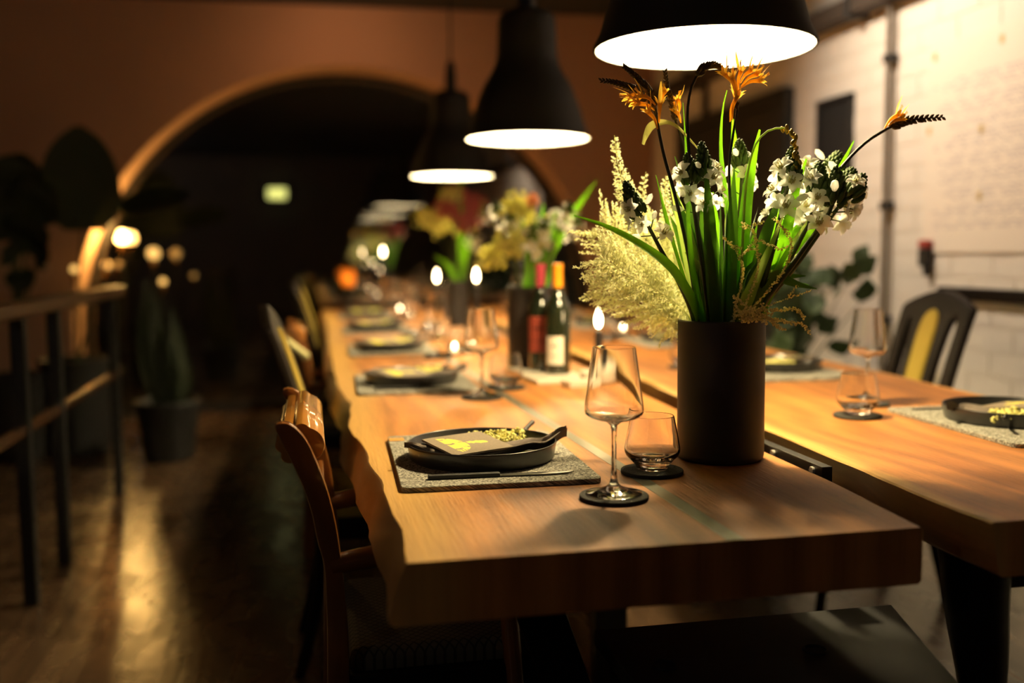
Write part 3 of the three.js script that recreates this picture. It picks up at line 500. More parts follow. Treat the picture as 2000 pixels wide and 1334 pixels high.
function makeHighBack() {                                            // faces +z, origin on the floor under the seat
  const t = thing('dining_chair', '', 'chair');
  const s = new THREE.Shape(); s.moveTo(-0.178, 0.40); s.lineTo(-0.178, 0.70); s.lineTo(-0.185, 0.93); s.quadraticCurveTo(-0.18, 0.945, -0.165, 0.95); s.quadraticCurveTo(-0.07, 0.992, 0, 0.994); s.quadraticCurveTo(0.07, 0.992, 0.165, 0.95); s.quadraticCurveTo(0.18, 0.945, 0.185, 0.93); s.lineTo(0.178, 0.70); s.lineTo(0.178, 0.40); s.closePath();
  for (const k of [-1, 1]) { const h = new THREE.Path(); const X = (a) => k * a; h.moveTo(X(0.130), 0.53); h.lineTo(X(0.136), 0.86); h.quadraticCurveTo(X(0.136), 0.905, X(0.115), 0.91); h.quadraticCurveTo(X(0.092), 0.905, X(0.086), 0.85); h.quadraticCurveTo(X(0.074), 0.74, X(0.072), 0.53); h.closePath(); s.holes.push(h); }
  part('back_frame', toCreasedNormals(bend(refine(extrude(s, 0.028, 0.006, 16), 12), recline), 0.5), M.darkWood, t);
  const sp = new THREE.Shape(); sp.moveTo(-0.040, 0.52); sp.lineTo(-0.045, 0.86); sp.quadraticCurveTo(-0.042, 0.93, 0, 0.932); sp.quadraticCurveTo(0.042, 0.93, 0.045, 0.86); sp.lineTo(0.040, 0.52); sp.closePath();
  part('back_pad', toCreasedNormals(bend(refine(extrude(sp, 0.042, 0.006, 16).translate(0, 0, -0.007), 12), recline), 0.6), M.yellowCloth, t, 'yellow upholstered splat');
  part('seat_frame', merge([box(0.42, 0.06, 0.42, 0, 0.41, 0.0, 0.01)]), M.darkWood, t);
  part('seat', new RoundedBoxGeometry(0.40, 0.06, 0.40, 4, 0.025).translate(0, 0.455, 0.005), M.yellowCloth, t);
  for (const k of [-1, 1]) { part('leg', tube([V(k * 0.18, 0.41, 0.18), V(k * 0.19, 0.30, 0.195), V(k * 0.185, 0.12, 0.185), V(k * 0.19, 0, 0.20)], [0.024, 0.02, 0.015, 0.017], 14, 8), M.darkWood, t); part('leg', tube([V(k * 0.165, 0.46, -0.19), V(k * 0.165, 0.25, -0.20), V(k * 0.165, 0, -0.26)], [0.02, 0.018, 0.015], 12, 8), M.darkWood, t); }
  return t;
}
const caneTex = texture(256, 256, (u, v) => { const a = Math.abs(Math.sin((u * 10 + v * 10) * PI)), b = Math.abs(Math.sin((u * 10 - v * 10) * PI)), k = Math.min(a, b) > 0.35 ? 1 : 0.25; return [0.10 * k, 0.085 * k, 0.05 * k]; });
function makeArmchair() {                                            // faces +x; stiles traced in the xy plane
  const t = thing('armchair', '', 'chair'), X = 0.16;                  // X: origin's place along x
  const prof = [[-0.059, 0.868], [-0.043, 0.869], [-0.028, 0.859], [-0.013, 0.839], [0.002, 0.803], [0.017, 0.757], [0.027, 0.711], [0.034, 0.659], [0.042, 0.56], [0.044, 0.44], [0.036, 0.25], [0.016, 0.0], [-0.014, 0.0], [0.002, 0.25], [0.008, 0.44], [0.010, 0.56], [0.007, 0.642], [-0.001, 0.676], [-0.008, 0.718], [-0.019, 0.759], [-0.037, 0.805], [-0.053, 0.842], [-0.061, 0.860]];
  const s = new THREE.Shape(); const c = new THREE.CatmullRomCurve3(prof.map(([x, y]) => V(x - X, y, 0)), true, 'centripetal'); s.setFromPoints(c.getPoints(140).map((p) => new THREE.Vector2(p.x, p.y)));
  for (const z of [0.205, -0.205]) part('stile', toCreasedNormals(extrude(s, 0.026, 0.004).translate(0, 0, z - 0.013), 0.6), M.shadedAmberWood, t);
  const cs = []; for (let i = 0; i < 160; i++) { const a = i / 160 * 2 * PI, reed = a > 1.2 && a < 4.3 ? 0.0055 * Math.abs(Math.sin((a - 1.2) * 4.05)) : 0; const r = 0.030 + reed; cs.push([-0.021 - X + Math.cos(a) * r * 1.18, 0.829 + Math.sin(a) * r * 1.0]); }
  part('crest_rail', toCreasedNormals(extrude(poly(cs), 0.39, 0.003).translate(0, 0, -0.195), 0.5), M.litCrestWood, t, 'reeded glossy crest rail');
  part('back_slat', box(0.012, 0.05, 0.386, 0.008 - X, 0.70, 0, 0.004).rotateZ(0), M.shadedAmberWood, t);
  part('seat_frame', box(0.40, 0.05, 0.42, 0.225 - X, 0.425, 0, 0.008), M.darkWood, t);
  const sg = new RoundedBoxGeometry(0.38, 0.05, 0.385, 4, 0.02).translate(0.235 - X, 0.46, 0); const p = sg.attributes.position, uv = sg.attributes.uv; for (let i = 0; i < p.count; i++) uv.setXY(i, p.getX(i) * 6, p.getZ(i) * 6);
  part('seat', sg, std({ map: caneTex, roughness: 0.8, bumpMap: caneTex, bumpScale: 0.002 }), t, 'seat in dark diamond weave');
  for (const z of [0.205, -0.205]) { part('armrest', tube([V(0.02 - X, 0.635, z), V(0.10 - X, 0.645, z), V(0.22 - X, 0.64, z), V(0.30 - X, 0.625, z)], [0.017, 0.019, 0.02, 0.017], 16, 10), M.shadedAmberWood, t); part('leg', tube([V(0.30 - X, 0.63, z), V(0.315 - X, 0.45, z), V(0.33 - X, 0.2, z), V(0.34 - X, 0, z)], [0.015, 0.017, 0.015, 0.013], 14, 8), M.shadedAmberWood, t); }
  return t;
}
{
  const a = makeArmchair(); a.position.set(0.16, 0, -1.785); a.userData.label = 'varnished amber armchair with reeded crest rail at the nearest place';
  const hb = makeHighBack(); hb.position.set(1.72, 0, -2.95); hb.rotation.y = -PI / 2; hb.userData.label = 'dark high-backed chair with yellow splat against the white brick wall';
  const c2 = copy(hb, 'dark high-backed chair with yellow splat just behind the amber armchair'); c2.position.set(0.205, 0, -2.80); c2.rotation.y = PI / 2 - 0.02;
  const c3 = copy(a, 'amber armchair behind the dark high-backed chair on the railing side'); c3.position.set(0.12, 0, -3.95);
  const p0 = at(522, 642, 3.716), p1 = at(602, 700, 3.714), bo = thing('glint_roll', 'added pale roll standing in for a lamp glint on the third chair', 'painted_glint');
  part('painted_glint', tube([p0, p0.clone().lerp(p1, 0.5), p1], (t) => 0.016 * Math.min(1, Math.sqrt(Math.min(t, 1 - t) * 14) + 0.3), 20, 14), std({ color: lin(0.78, 0.74, 0.36), roughness: 0.8 }), bo);  // pale roll added in place of a lamp reflection on glossy wood
  const c4 = copy(hb, 'dark high-backed chair at the fourth place on the railing side'); c4.position.set(0.24, 0, -5.0); c4.rotation.y = PI / 2;
  const c5 = copy(hb, 'dark high-backed chair at the farthest place on the railing side'); c5.position.set(0.24, 0, -6.05); c5.rotation.y = PI / 2;
}

// ---------------------------------------------------------------- balustrade on the railing side
{
  const t = thing('balustrade', 'dark balustrade with thick wooden handrail beside the aisle', 'railing'), x = -0.92, z0 = -1.6, z1 = -5.06;
  part('handrail', box(0.10, 0.05, z0 - z1, x, 0.965, (z0 + z1) / 2, 0.012), std({ color: lin(0.10, 0.05, 0.022), roughness: 0.4 }), t);
  part('mid_rail', box(0.03, 0.03, z0 - z1, x, 0.575, (z0 + z1) / 2, 0.005), phy({ color: lin(0.12, 0.06, 0.03), roughness: 0.25, clearcoat: 0.6 }), t);
  for (const z of [-2.5, -2.95, -3.41, -3.86, -4.93]) part('post', box(0.045, 0.945, 0.045, x, 0.4725, z, 0.006), M.blackMetal, t);
}

// ---------------------------------------------------------------- the big vase and what stands in it
function makeVase(name, label, pos, r, h, flare = 1) {
  const t = thing('vase', label, 'vase', pos);
  part('body', lathe([[0, 0.002], [r * 0.94, 0], [r * 0.985, 0.004], [r, 0.012], [r * flare, h - 0.004], [r * flare - 0.0015, h], [r * flare - 0.006, h - 0.001], [r * flare - 0.007, h - 0.01], [r - 0.008, 0.02], [0, 0.014]], 72), phy({ color: lin(0.026, 0.021, 0.019), roughness: 0.55 }), t);
  return t;
}
makeVase('vase', 'big dark cylindrical vase at the near end, holding green blades and white flowers', [0.731, TT + 0.0003, -1.70], 0.0787, 0.256);
const PX = 0.00092;                                                   // metres per pixel at the vase
const leafMats = [M.leaf, M.leafDark, M.leafPale];
const GL = 'green blades in the big vase', GO = 'white starry flower stems in the big vase', GC = 'orange and dark spiked stems in the big vase', GF = 'feathery yellow fronds in the big vase', GD = 'dried golden sprigs in the big vase';
function leaf(pts, w, mat, label, face = V(0.15, 0.1, 1), twist = 0, fold = 0.3, f = PX) {
  const t = thing('leaf_blade', label, 'leaf', [0, 0, 0], 0, GL); part('blade', blade(pathOf(pts), w.map((x) => x * f), face, fold, 22, twist), leafMats[mat], t); return t;
}
// the distinct blades
leaf([[1352, 640, 1.66], [1325, 540, 1.62], [1300, 512, 1.6], [1240, 470, 1.56], [1180, 440, 1.55], [1121, 421, 1.56]], [10, 24, 34, 30, 22, 14, 3], 0, 'long bright green blade arching out over the yellow fronds', V(0.35, 0.45, 1), 0.15);
leaf([[1362, 650, 1.68], [1335, 540, 1.66], [1305, 440, 1.66], [1281, 342, 1.67]], [8, 12, 12, 10, 14, 2], 0, 'slim green blade standing in front of the yellow fronds', V(0.3, 0, 1), 0.4);
leaf([[1412, 650, 1.70], [1432, 500, 1.68], [1418, 390, 1.68], [1408, 290, 1.69], [1412, 210, 1.69], [1420, 176, 1.69]], [14, 24, 28, 24, 20, 12, 2], 0, 'tallest green blade, reaching the orange flowers', V(0.4, 0, 1), 0.3);
leaf([[1425, 650, 1.73], [1436, 480, 1.74], [1438, 350, 1.75], [1431, 232, 1.75]], [12, 22, 26, 30, 24, 3], 0, 'broad green blade just behind the tallest one', V(-0.2, 0, 1), -0.3);
leaf([[1432, 650, 1.70], [1450, 480, 1.67], [1464, 350, 1.66], [1484, 253, 1.66]], [12, 22, 24, 26, 22, 4], 0, 'green blade with brown tip beside the arching pale stem', V(-0.3, 0, 1), 0.3);
leaf([[1470, 660, 1.68], [1520, 520, 1.64], [1548, 400, 1.62], [1575, 310, 1.63]], [14, 26, 30, 20, 4], 0, 'green blade crossing in front of the white flower cluster', V(-0.4, 0, 1), 0.4);
leaf([[1480, 660, 1.72], [1560, 500, 1.70], [1620, 370, 1.69], [1668, 275, 1.69]], [10, 18, 22, 20, 2], 0, 'bright pointed blade at the base of the long reaching spike', V(-0.3, 0.1, 1), 0.2);
leaf([[1385, 650, 1.72], [1368, 500, 1.71], [1345, 400, 1.70], [1318, 305, 1.70]], [10, 20, 24, 22, 3], 1, 'dark green blade beside the nodding spike', V(0.5, 0, 1), 0.3);
leaf([[1370, 650, 1.66], [1352, 520, 1.65], [1344, 420, 1.65], [1340, 300, 1.66], [1334, 200, 1.67]], [10, 16, 18, 14, 12, 2], 0, 'narrow green blade along the dark nodding stem', V(0.3, 0, 1), 0.5);
leaf([[1440, 655, 1.64], [1470, 560, 1.61], [1510, 470, 1.60], [1530, 420, 1.60]], [12, 24, 26, 14, 3], 2, 'short pale blade low in the right half of the bouquet', V(-0.3, 0.1, 1), 0.3);
leaf([[1448, 655, 1.66], [1500, 560, 1.64], [1545, 480, 1.63], [1590, 415, 1.63]], [10, 14, 12, 10, 2], 2, 'thin pale blade slanting under the white flower cluster', V(-0.4, 0, 1), 0.2);
{ // the many plain blades between them
  const R = rng(41), lab = 'plain green blade in the thick middle of the big bouquet';
  for (let i = 0; i < 46; i++) {
    const b = R(), side = (b - 0.42) * 2, x0 = 1416 + side * 60, a0 = 1.63 + R() * 0.13, top = 285 + R() * 190 + Math.abs(side) * 80, x1 = x0 + side * (40 + 90 * R()) + (R() - 0.5) * 20, m = R();
    leaf([[x0, 655, a0], [mix(x0, x1, 0.25), 540, a0], [mix(x0, x1, 0.6), mix(540, top, 0.55), a0 - 0.01], [x1, top, a0 - 0.02 + (R() - 0.5) * 0.05]], [9, 16 + R() * 13, 20 + R() * 14, 18 + R() * 10, 2], m < 0.5 ? 1 : m < 0.9 ? 0 : 2, lab, V((R() - 0.5) * 2.2, 0, 1), (R() - 0.5) * 1.2, 0.3);
  }
}
// white starry flower with six petals facing +y; buds in a cone
const petalG = (() => { const gs = []; for (let i = 0; i < 6; i++) { const g = blade([V(0, 0, 0), V(0.005, 0.0035, 0), V(0.0105, 0.0042, 0), V(0.0135, 0.002, 0)], [0.003, 0.0075, 0.008, 0.001], V(0, 1, 0), 0.35, 6); g.rotateY(i / 6 * 2 * PI + (i % 2) * 0.1); g.translate(0, (i % 2) * 0.0008, 0); gs.push(clean(g)); } return mergeGeometries(gs); })();
const heartG = merge([new THREE.SphereGeometry(0.0024, 8, 6).translate(0, 0.003, 0), ...[0, 1, 2, 3, 4, 5].map((i) => cyl(0.0004, 0.0006, 0.006, 0.0028 * Math.cos(i * 1.047), 0.002, 0.0028 * Math.sin(i * 1.047), 5))]);
M.heart = std({ color: lin(0.55, 0.5, 0.2), roughness: 0.7 });
const closedG = lathe([[0, 0], [0.0024, 0.002], [0.0038, 0.007], [0.003, 0.012], [0, 0.0155]], 10);
function starStem(pts, coneLen, nFlow, seed, label, group, scale = 1, rise = 0.5) {
  const t = thing('flower_stem', label, 'flower', [0, 0, 0], 0, group), R = rng(seed), c = new THREE.CatmullRomCurve3(pts, false, 'centripetal'), Lg = c.getLength(), t0 = 1 - coneLen / Lg;
  part('stem', tube(pts, [0.0042 * scale, 0.0034 * scale, 0.0014 * scale], 26, 8), M.stem, t);
  const buds = [], nb = 46; for (let i = 0; i < nb; i++) { const q = i / nb, p = c.getPointAt(t0 + (1 - t0) * q), tan = c.getTangentAt(t0 + (1 - t0) * q), a = i * 2.4, rad = (0.0095 * Math.pow(1 - q, 0.75) + 0.0008) * scale, s0 = V(0, 0, 1).cross(tan).normalize(), s1 = tan.clone().cross(s0), d = s0.multiplyScalar(Math.cos(a)).addScaledVector(s1, Math.sin(a)); const g = new THREE.SphereGeometry(1, 7, 5); g.scale(0.0030 * scale * (1.15 - 0.5 * q), 0.0068 * scale * (1.15 - 0.5 * q), 0.0030 * scale * (1.15 - 0.5 * q)); g.applyQuaternion(new THREE.Quaternion().setFromUnitVectors(V(0, 1, 0), tan.clone().multiplyScalar(1.2).addScaledVector(d, 0.55).normalize())); p.addScaledVector(d, rad); buds.push(g.translate(p.x, p.y, p.z)); }
  part('bud_spike', merge(buds), M.budGreen, t);
  const ped = [];
  for (let i = 0; i < nFlow; i++) {
    const q = t0 - (i / Math.max(1, nFlow)) * 0.055 / Lg * scale + 0.004 / Lg, p = c.getPointAt(clamp(q)), tan = c.getTangentAt(clamp(q)), a = i * 2.4 + R(), s0 = V(0, 0, 1).cross(tan).normalize(), s1 = tan.clone().cross(s0), d = s0.multiplyScalar(Math.cos(a)).addScaledVector(s1, Math.sin(a)), o = d.clone().addScaledVector(tan, rise).normalize(), e = p.clone().addScaledVector(o, 0.016 * scale);
    ped.push(tube([p, e], 0.0008 * scale, 2, 5));
    const open = R() < 0.72, g = open ? petalG : closedG, f = part('flower', g, M.petal, t); f.position.copy(e); f.quaternion.setFromUnitVectors(V(0, 1, 0), o); f.rotateY(R() * 6); f.scale.setScalar(scale * (0.85 + 0.4 * R()));
    if (open) part('heart', heartG, M.heart, f);
  }
  if (ped.length) part('pedicels', merge(ped), M.budGreen, t);
  return t;
}
const SX = (x, y, top, tx, a) => [[x, 660, 1.70], [mix(x, tx, 0.35), mix(660, y, 0.5), mix(1.69, a, 0.6)], [tx + (tx > 1416 ? -6 : 6), y, a], [tx, top, a]];
[
  [[[1362, 660, 1.69], [1328, 555, 1.66], [1292, 490, 1.64], [1262, 435, 1.63], [1238, 400, 1.63], [1222, 356, 1.63]], 0.055, 9, 'white star flower stem leaning out alone over the yellow fronds'],
  [[[1392, 660, 1.70], [1372, 500, 1.68], [1356, 400, 1.66], [1348, 345, 1.66], [1342, 302, 1.66]], 0.045, 7, 'white star flower stem with dark cone beside the nodding spike'],
  [[[1400, 660, 1.70], [1392, 500, 1.67], [1382, 390, 1.65], [1376, 335, 1.65], [1370, 280, 1.65]], 0.055, 12, 'white star flower stem with the tall pale-edged cone, middle left'],
  [[[1424, 660, 1.72], [1438, 480, 1.72], [1448, 350, 1.72], [1445, 310, 1.72], [1444, 275, 1.72]], 0.04, 8, 'white star flower stem half hidden behind the central blades'],
  [[[1452, 660, 1.69], [1500, 520, 1.64], [1530, 400, 1.63], [1542, 350, 1.63], [1549, 290, 1.63]], 0.055, 14, 'white star flower stem with the brightest open flowers, under the drooping bud cluster'],
  [[[1455, 660, 1.71], [1530, 500, 1.70], [1570, 400, 1.70], [1582, 350, 1.70], [1592, 318, 1.70]], 0.03, 12, 'white star flower stem right of the crossing green blade'],
  [[[1458, 660, 1.68], [1535, 520, 1.65], [1585, 420, 1.63], [1596, 370, 1.63], [1601, 322, 1.63]], 0.045, 10, 'white star flower stem with a slim cone in the right cluster'],
  [[[1460, 660, 1.73], [1560, 480, 1.74], [1615, 370, 1.75], [1628, 330, 1.75], [1637, 300, 1.75]], 0.035, 9, 'white star flower stem at the back of the right cluster'],
  [[[1462, 660, 1.66], [1560, 500, 1.62], [1622, 410, 1.61], [1632, 370, 1.61], [1634, 328, 1.61]], 0.06, 5, 'white star flower stem with the largest dark cone, right cluster front'],
  [[[1465, 660, 1.70], [1570, 490, 1.68], [1640, 400, 1.67], [1655, 360, 1.67], [1664, 332, 1.67]], 0.03, 6, 'white star flower stem under the long reaching spike'],
  [[[1470, 660, 1.68], [1560, 510, 1.65], [1640, 402, 1.63], [1662, 380, 1.63], [1686, 344, 1.63]], 0.042, 4, 'white star flower stem standing farthest toward the brick wall'],
].forEach(([p, cl, n, lab], i) => starStem(pathOf(p), cl, Math.round(n * 0.8), 300 + i, lab, GO, i > 3 ? 1.65 : 1.35));

// dark spiked stems with orange tubular flowers
function tubeFlower(base, dir, up, len, R) {                            // returns [tube geometry, petals geometry]
  const b = base.clone(), m = b.clone().addScaledVector(dir, len * 0.55).addScaledVector(up, len * 0.12), e = b.clone().addScaledVector(dir, len).addScaledVector(up, len * 0.02), body = tube([b, m, e], [0.0012, 0.0026, 0.0042], 10, 7), gs = [];
  for (let i = 0; i < 6; i++) { const a = i / 6 * 2 * PI, s = dir.clone().cross(up).normalize(), o = up.clone().multiplyScalar(Math.cos(a)).addScaledVector(s, Math.sin(a)), l = len * (i === 0 ? 0.9 : 0.42 + 0.2 * R()); gs.push(blade([e.clone().addScaledVector(dir, -0.002).addScaledVector(o, 0.002), e.clone().addScaledVector(dir, l * 0.5).addScaledVector(o, l * 0.35 + 0.003), e.clone().addScaledVector(dir, l * (i === 0 ? 1 : 0.6)).addScaledVector(o, l * 0.7)], [0.004, 0.0075, 0.0015], o.clone(), 0.2, 5)); }
  for (let i = 0; i < 3; i++) gs.push(tube([e, e.clone().addScaledVector(dir, len * 0.6).addScaledVector(up, 0.004 + i * 0.002)], 0.0005, 3, 4));
  return [body, merge(gs)];
}
function spikeStem(stemPts, spikePts, nBud, flowers, seed, label, thick = 1, budLen = 0.0135, group = GC) {
  const t = thing('spiked_stem', label, 'flower', [0, 0, 0], 0, group), R = rng(seed);
  if (stemPts) part('stem', tube(pathOf(stemPts), [0.0036 * thick, 0.0030 * thick, 0.0022 * thick], 30, 8), M.stemDark, t);
  const c = new THREE.CatmullRomCurve3(pathOf(spikePts), false, 'centripetal'), gs = [tube(pathOf(spikePts), [0.0024 * thick, 0.0008], 16, 7)];
  for (let i = 0; i < nBud; i++) { const q = (i + 0.3) / nBud, p = c.getPointAt(q), tan = c.getTangentAt(q), s = tan.clone().cross(V(0.1, 0.1, 1)).normalize(), k = i % 2 ? 1 : -1, l = budLen * (1.15 - 0.55 * q); const d = tan.clone().multiplyScalar(0.85).addScaledVector(s, 0.55 * k).addScaledVector(V(0, 0, 1), (R() - 0.5) * 0.5).normalize(); const g = lathe([[0, 0], [l * 0.22, l * 0.15], [l * 0.27, l * 0.45], [l * 0.12, l * 0.85], [0, l]], 7); g.applyQuaternion(new THREE.Quaternion().setFromUnitVectors(V(0, 1, 0), d)); gs.push(g.translate(p.x, p.y, p.z)); }
  part('bud_spike', merge(gs), M.budDark, t);
  for (const [b, e, a] of flowers) { const B = at(b[0], b[1], a), E = at(e[0], e[1], a - 0.005), dir = E.clone().sub(B), len = dir.length() * 0.68; dir.normalize(); const up = V(0, 1, 0.15).addScaledVector(dir, -dir.y).normalize(); const [g1, g2] = tubeFlower(B, dir, up, len, R); const f = part('flower', g1, M.orange, t); part('petals', g2, M.orange, f); }
  return t;
}
spikeStem([[1368, 660, 1.68], [1345, 500, 1.66], [1318, 380, 1.65], [1296, 300, 1.65], [1284, 240, 1.65], [1280, 212, 1.65]], [[1280, 212, 1.65], [1270, 182, 1.65], [1245, 152, 1.65], [1219, 130, 1.65]], 34, [[[1284, 252], [1258, 205], 1.645], [[1282, 218], [1232, 196], 1.65], [[1280, 205], [1240, 180], 1.64], [[1287, 240], [1290, 185], 1.64]], 501, 'dark spiked stem with orange flowers, leaning over the hanging lamp rim', 1.2);
spikeStem([[1282, 224, 1.652], [1272, 196, 1.655], [1262, 180, 1.66]], [[1262, 180, 1.66], [1230, 170, 1.66], [1200, 161, 1.66], [1173, 157, 1.66]], 26, [[[1268, 186], [1228, 205], 1.662], [[1264, 182], [1215, 192], 1.665]], 502, 'dark side spike pointing flat toward the middle lamp', 0.9, 0.0125);
spikeStem([[1378, 660, 1.70], [1368, 500, 1.70], [1352, 340, 1.70], [1330, 268, 1.69], [1318, 232, 1.69]], [[1322, 236, 1.69], [1312, 200, 1.69], [1303, 170, 1.69], [1299, 138, 1.69]], 30, [[[1330, 240], [1312, 205], 1.685], [[1326, 222], [1322, 182], 1.685], [[1294, 200], [1302, 168], 1.68]], 503, 'dark upright spike with small orange flowers below the lamp', 0.9, 0.0125);
spikeStem([[1388, 660, 1.69], [1368, 500, 1.67], [1352, 380, 1.66], [1345, 280, 1.65], [1343, 215, 1.65], [1350, 172, 1.65], [1360, 150, 1.65]], [[1360, 150, 1.65], [1376, 132, 1.65], [1398, 128, 1.65], [1421, 144, 1.65]], 32, [], 504, 'dark nodding spike bent over in front of the lit lamp', 1.1, 0.0135);
spikeStem([[1418, 660, 1.68], [1430, 480, 1.66], [1424, 330, 1.64], [1432, 262, 1.63], [1440, 215, 1.63]], [[1440, 215, 1.63], [1436, 175, 1.63], [1428, 148, 1.63], [1420, 128, 1.63]], 14, [[[1430, 235], [1446, 165], 1.63], [[1436, 200], [1426, 130], 1.625], [[1438, 185], [1404, 128], 1.63], [[1446, 172], [1500, 152], 1.62], [[1448, 168], [1492, 136], 1.625], [[1446, 162], [1476, 128], 1.63], [[1426, 238], [1444, 172], 1.64], [[1442, 178], [1450, 122], 1.635]], 505, 'orange tubular flower head in front of the lamp glow', 1, 0.008);
spikeStem([[1470, 660, 1.70], [1540, 500, 1.68], [1612, 370, 1.66], [1660, 308, 1.65], [1695, 275, 1.65], [1735, 250, 1.65]], [[1735, 250, 1.65], [1765, 238, 1.65], [1800, 232, 1.65], [1844, 229, 1.65]], 22, [[[1728, 250], [1764, 214], 1.65], [[1735, 246], [1772, 226], 1.645]], 506, 'long dark spike reaching far out before the white brick wall', 1.25, 0.016);
{ // pale arching stem with hanging yellow buds, curled yellow leaf
  const t = thing('drooping_stem', 'pale arching stem with yellow buds hanging at its end', 'flower');
  part('stem', tube(pathOf([[1448, 660, 1.66], [1450, 480, 1.63], [1462, 330, 1.62], [1480, 275, 1.62], [1505, 253, 1.62], [1532, 250, 1.62]]), [0.003, 0.0026, 0.0016], 30, 8), M.leafPale, t);
  const R = rng(61), gs = [], c = new THREE.CatmullRomCurve3(pathOf([[1532, 250, 1.62], [1545, 262, 1.62], [1552, 292, 1.62], [1556, 330, 1.62]]));
  for (let i = 0; i < 20; i++) { const p = c.getPointAt(i / 20), g = new THREE.SphereGeometry(0.0042, 7, 6); g.scale(0.8, 1.5, 0.8); g.rotateZ((R() - 0.5) * 1.5); gs.push(g.translate(p.x + (R() - 0.5) * 0.011, p.y, p.z + (R() - 0.5) * 0.012)); }
  part('buds', merge(gs), std({ color: lin(0.55, 0.38, 0.04), roughness: 0.6 }), t);
  const u = thing('curled_leaf', 'curled yellowing leaf hooked over the dark spiked stem', 'leaf');
  part('blade', blade(pathOf([[1372, 300, 1.66], [1345, 270, 1.66], [1318, 244, 1.66], [1297, 238, 1.66], [1272, 246, 1.65], [1260, 268, 1.64], [1256, 282, 1.64]]), [6, 8, 9, 10, 14, 15, 9].map((x) => x * PX), V(0.1, 1, 0.6), 0.3, 24, -0.9), leafy(0.50, 0.48, 0.12, 0.4), u);
}
// feathery fronds: rachis with pinnae, each pinna a part made of fine leaflets
function frond(pts, maxLen, n, seed, label, prof, face = V(0.05, 0.15, 1)) {
  const t = thing('feathery_frond', label, 'foliage', [0, 0, 0], 0, GF), R = rng(seed), P = pathOf(pts), c = new THREE.CatmullRomCurve3(P, false, 'centripetal');
  part('stem', tube(P, [0.0016, 0.0011, 0.0005], 20, 6), M.fern, t);
  for (let i = 0; i < n; i++) for (const side of [-1, 1]) {
    const q = 0.12 + 0.87 * (i + 0.5 * (side > 0)) / n, p = c.getPointAt(q), tan = c.getTangentAt(q), s = tan.clone().cross(face).normalize().multiplyScalar(side), len = maxLen * prof(q) * (0.8 + 0.4 * R()) + 0.004, d = s.addScaledVector(tan, 0.75 + 0.4 * R()).addScaledVector(V(0, 0, 1), (R() - 0.5) * 0.5).normalize();
    const e = p.clone().addScaledVector(d, len), m = p.clone().lerp(e, 0.5).addScaledVector(tan, -len * 0.06), pc = new THREE.CatmullRomCurve3([p, m, e]), pos = [], nl = Math.max(8, Math.round(len / 0.0011));
    for (let k = 0; k < nl; k++) {
      const qq = k / nl, o = pc.getPointAt(qq), pt = pc.getTangentAt(qq), l = (0.0095 * Math.min(1, len / 0.03 + 0.25) * (1 - 0.75 * qq) + 0.0015) * (0.7 + 0.6 * R()), a = R() * 2 * PI, u = pt.clone().cross(face).normalize(), w = pt.clone().cross(u), dd = pt.clone().multiplyScalar(0.9).addScaledVector(u, Math.cos(a)).addScaledVector(w, 0.7 * Math.sin(a)).normalize(), x = dd.clone().cross(V(R() - 0.5, R() - 0.5, 1)).normalize().multiplyScalar(0.0013);
      const A = o, B = o.clone().addScaledVector(dd, l * 0.5).add(x), C = o.clone().addScaledVector(dd, l), D = o.clone().addScaledVector(dd, l * 0.5).sub(x);
      for (const v of [A, B, C, A, C, D]) pos.push(v.x, v.y, v.z);
    }
    const g = new THREE.BufferGeometry(); g.setAttribute('position', new THREE.Float32BufferAttribute(pos, 3)); g.computeVertexNormals();
    part('pinna', g, M.fern, t);
  }
}
const tri = (q) => Math.pow(Math.sin(Math.min(1, q * 1.15) * PI * 0.5 + (q > 0.45 ? (q - 0.45) * 2.6 : 0)), 1) * (1 - 0.9 * Math.pow(q, 3));
const spear = (q) => (q < 0.3 ? 0.6 + q * 1.3 : q < 0.82 ? mix(1, 0.16, (q - 0.3) / 0.52) : mix(0.16, 0.03, (q - 0.82) / 0.18));
frond([[1372, 660, 1.76], [1318, 560, 1.79], [1256, 450, 1.80], [1222, 370, 1.80], [1205, 310, 1.80], [1200, 264, 1.80]], 0.085, 44, 701, 'yellow feathery frond with a tall pointed tip below the lamps', spear);
frond([[1372, 660, 1.78], [1320, 590, 1.82], [1262, 530, 1.84], [1205, 480, 1.84], [1168, 440, 1.84]], 0.080, 40, 702, 'yellow feathery frond behind the long green blade', (q) => 0.45 + 0.55 * Math.sin(q * PI * 0.8));
frond([[1374, 660, 1.77], [1340, 560, 1.80], [1315, 470, 1.82], [1300, 400, 1.82], [1300, 342, 1.82]], 0.070, 40, 703, 'yellow feathery frond standing close behind the dark blades', spear);
frond([[1374, 660, 1.76], [1300, 620, 1.80], [1240, 590, 1.82], [1190, 570, 1.82], [1150, 560, 1.82]], 0.055, 36, 704, 'yellow feathery frond drooping toward the burning candle', (q) => 0.5 + 0.5 * Math.sin(q * PI));
frond([[1374, 660, 1.73], [1330, 600, 1.73], [1270, 560, 1.72], [1215, 530, 1.71], [1172, 500, 1.71]], 0.065, 38, 705, 'yellow feathery frond in front of the other fronds', (q) => 0.45 + 0.55 * Math.sin(q * PI * 0.8));
frond([[1374, 660, 1.82], [1340, 630, 1.84], [1300, 610, 1.85], [1262, 630, 1.85]], 0.045, 26, 706, 'small yellow feathery frond hanging by the vase rim', (q) => 0.6 + 0.4 * Math.sin(q * PI));
frond([[1374, 660, 1.80], [1325, 540, 1.84], [1270, 440, 1.86], [1255, 385, 1.86], [1262, 335, 1.86]], 0.060, 34, 707, 'yellow feathery frond between the tall tip and the dark blades', spear);
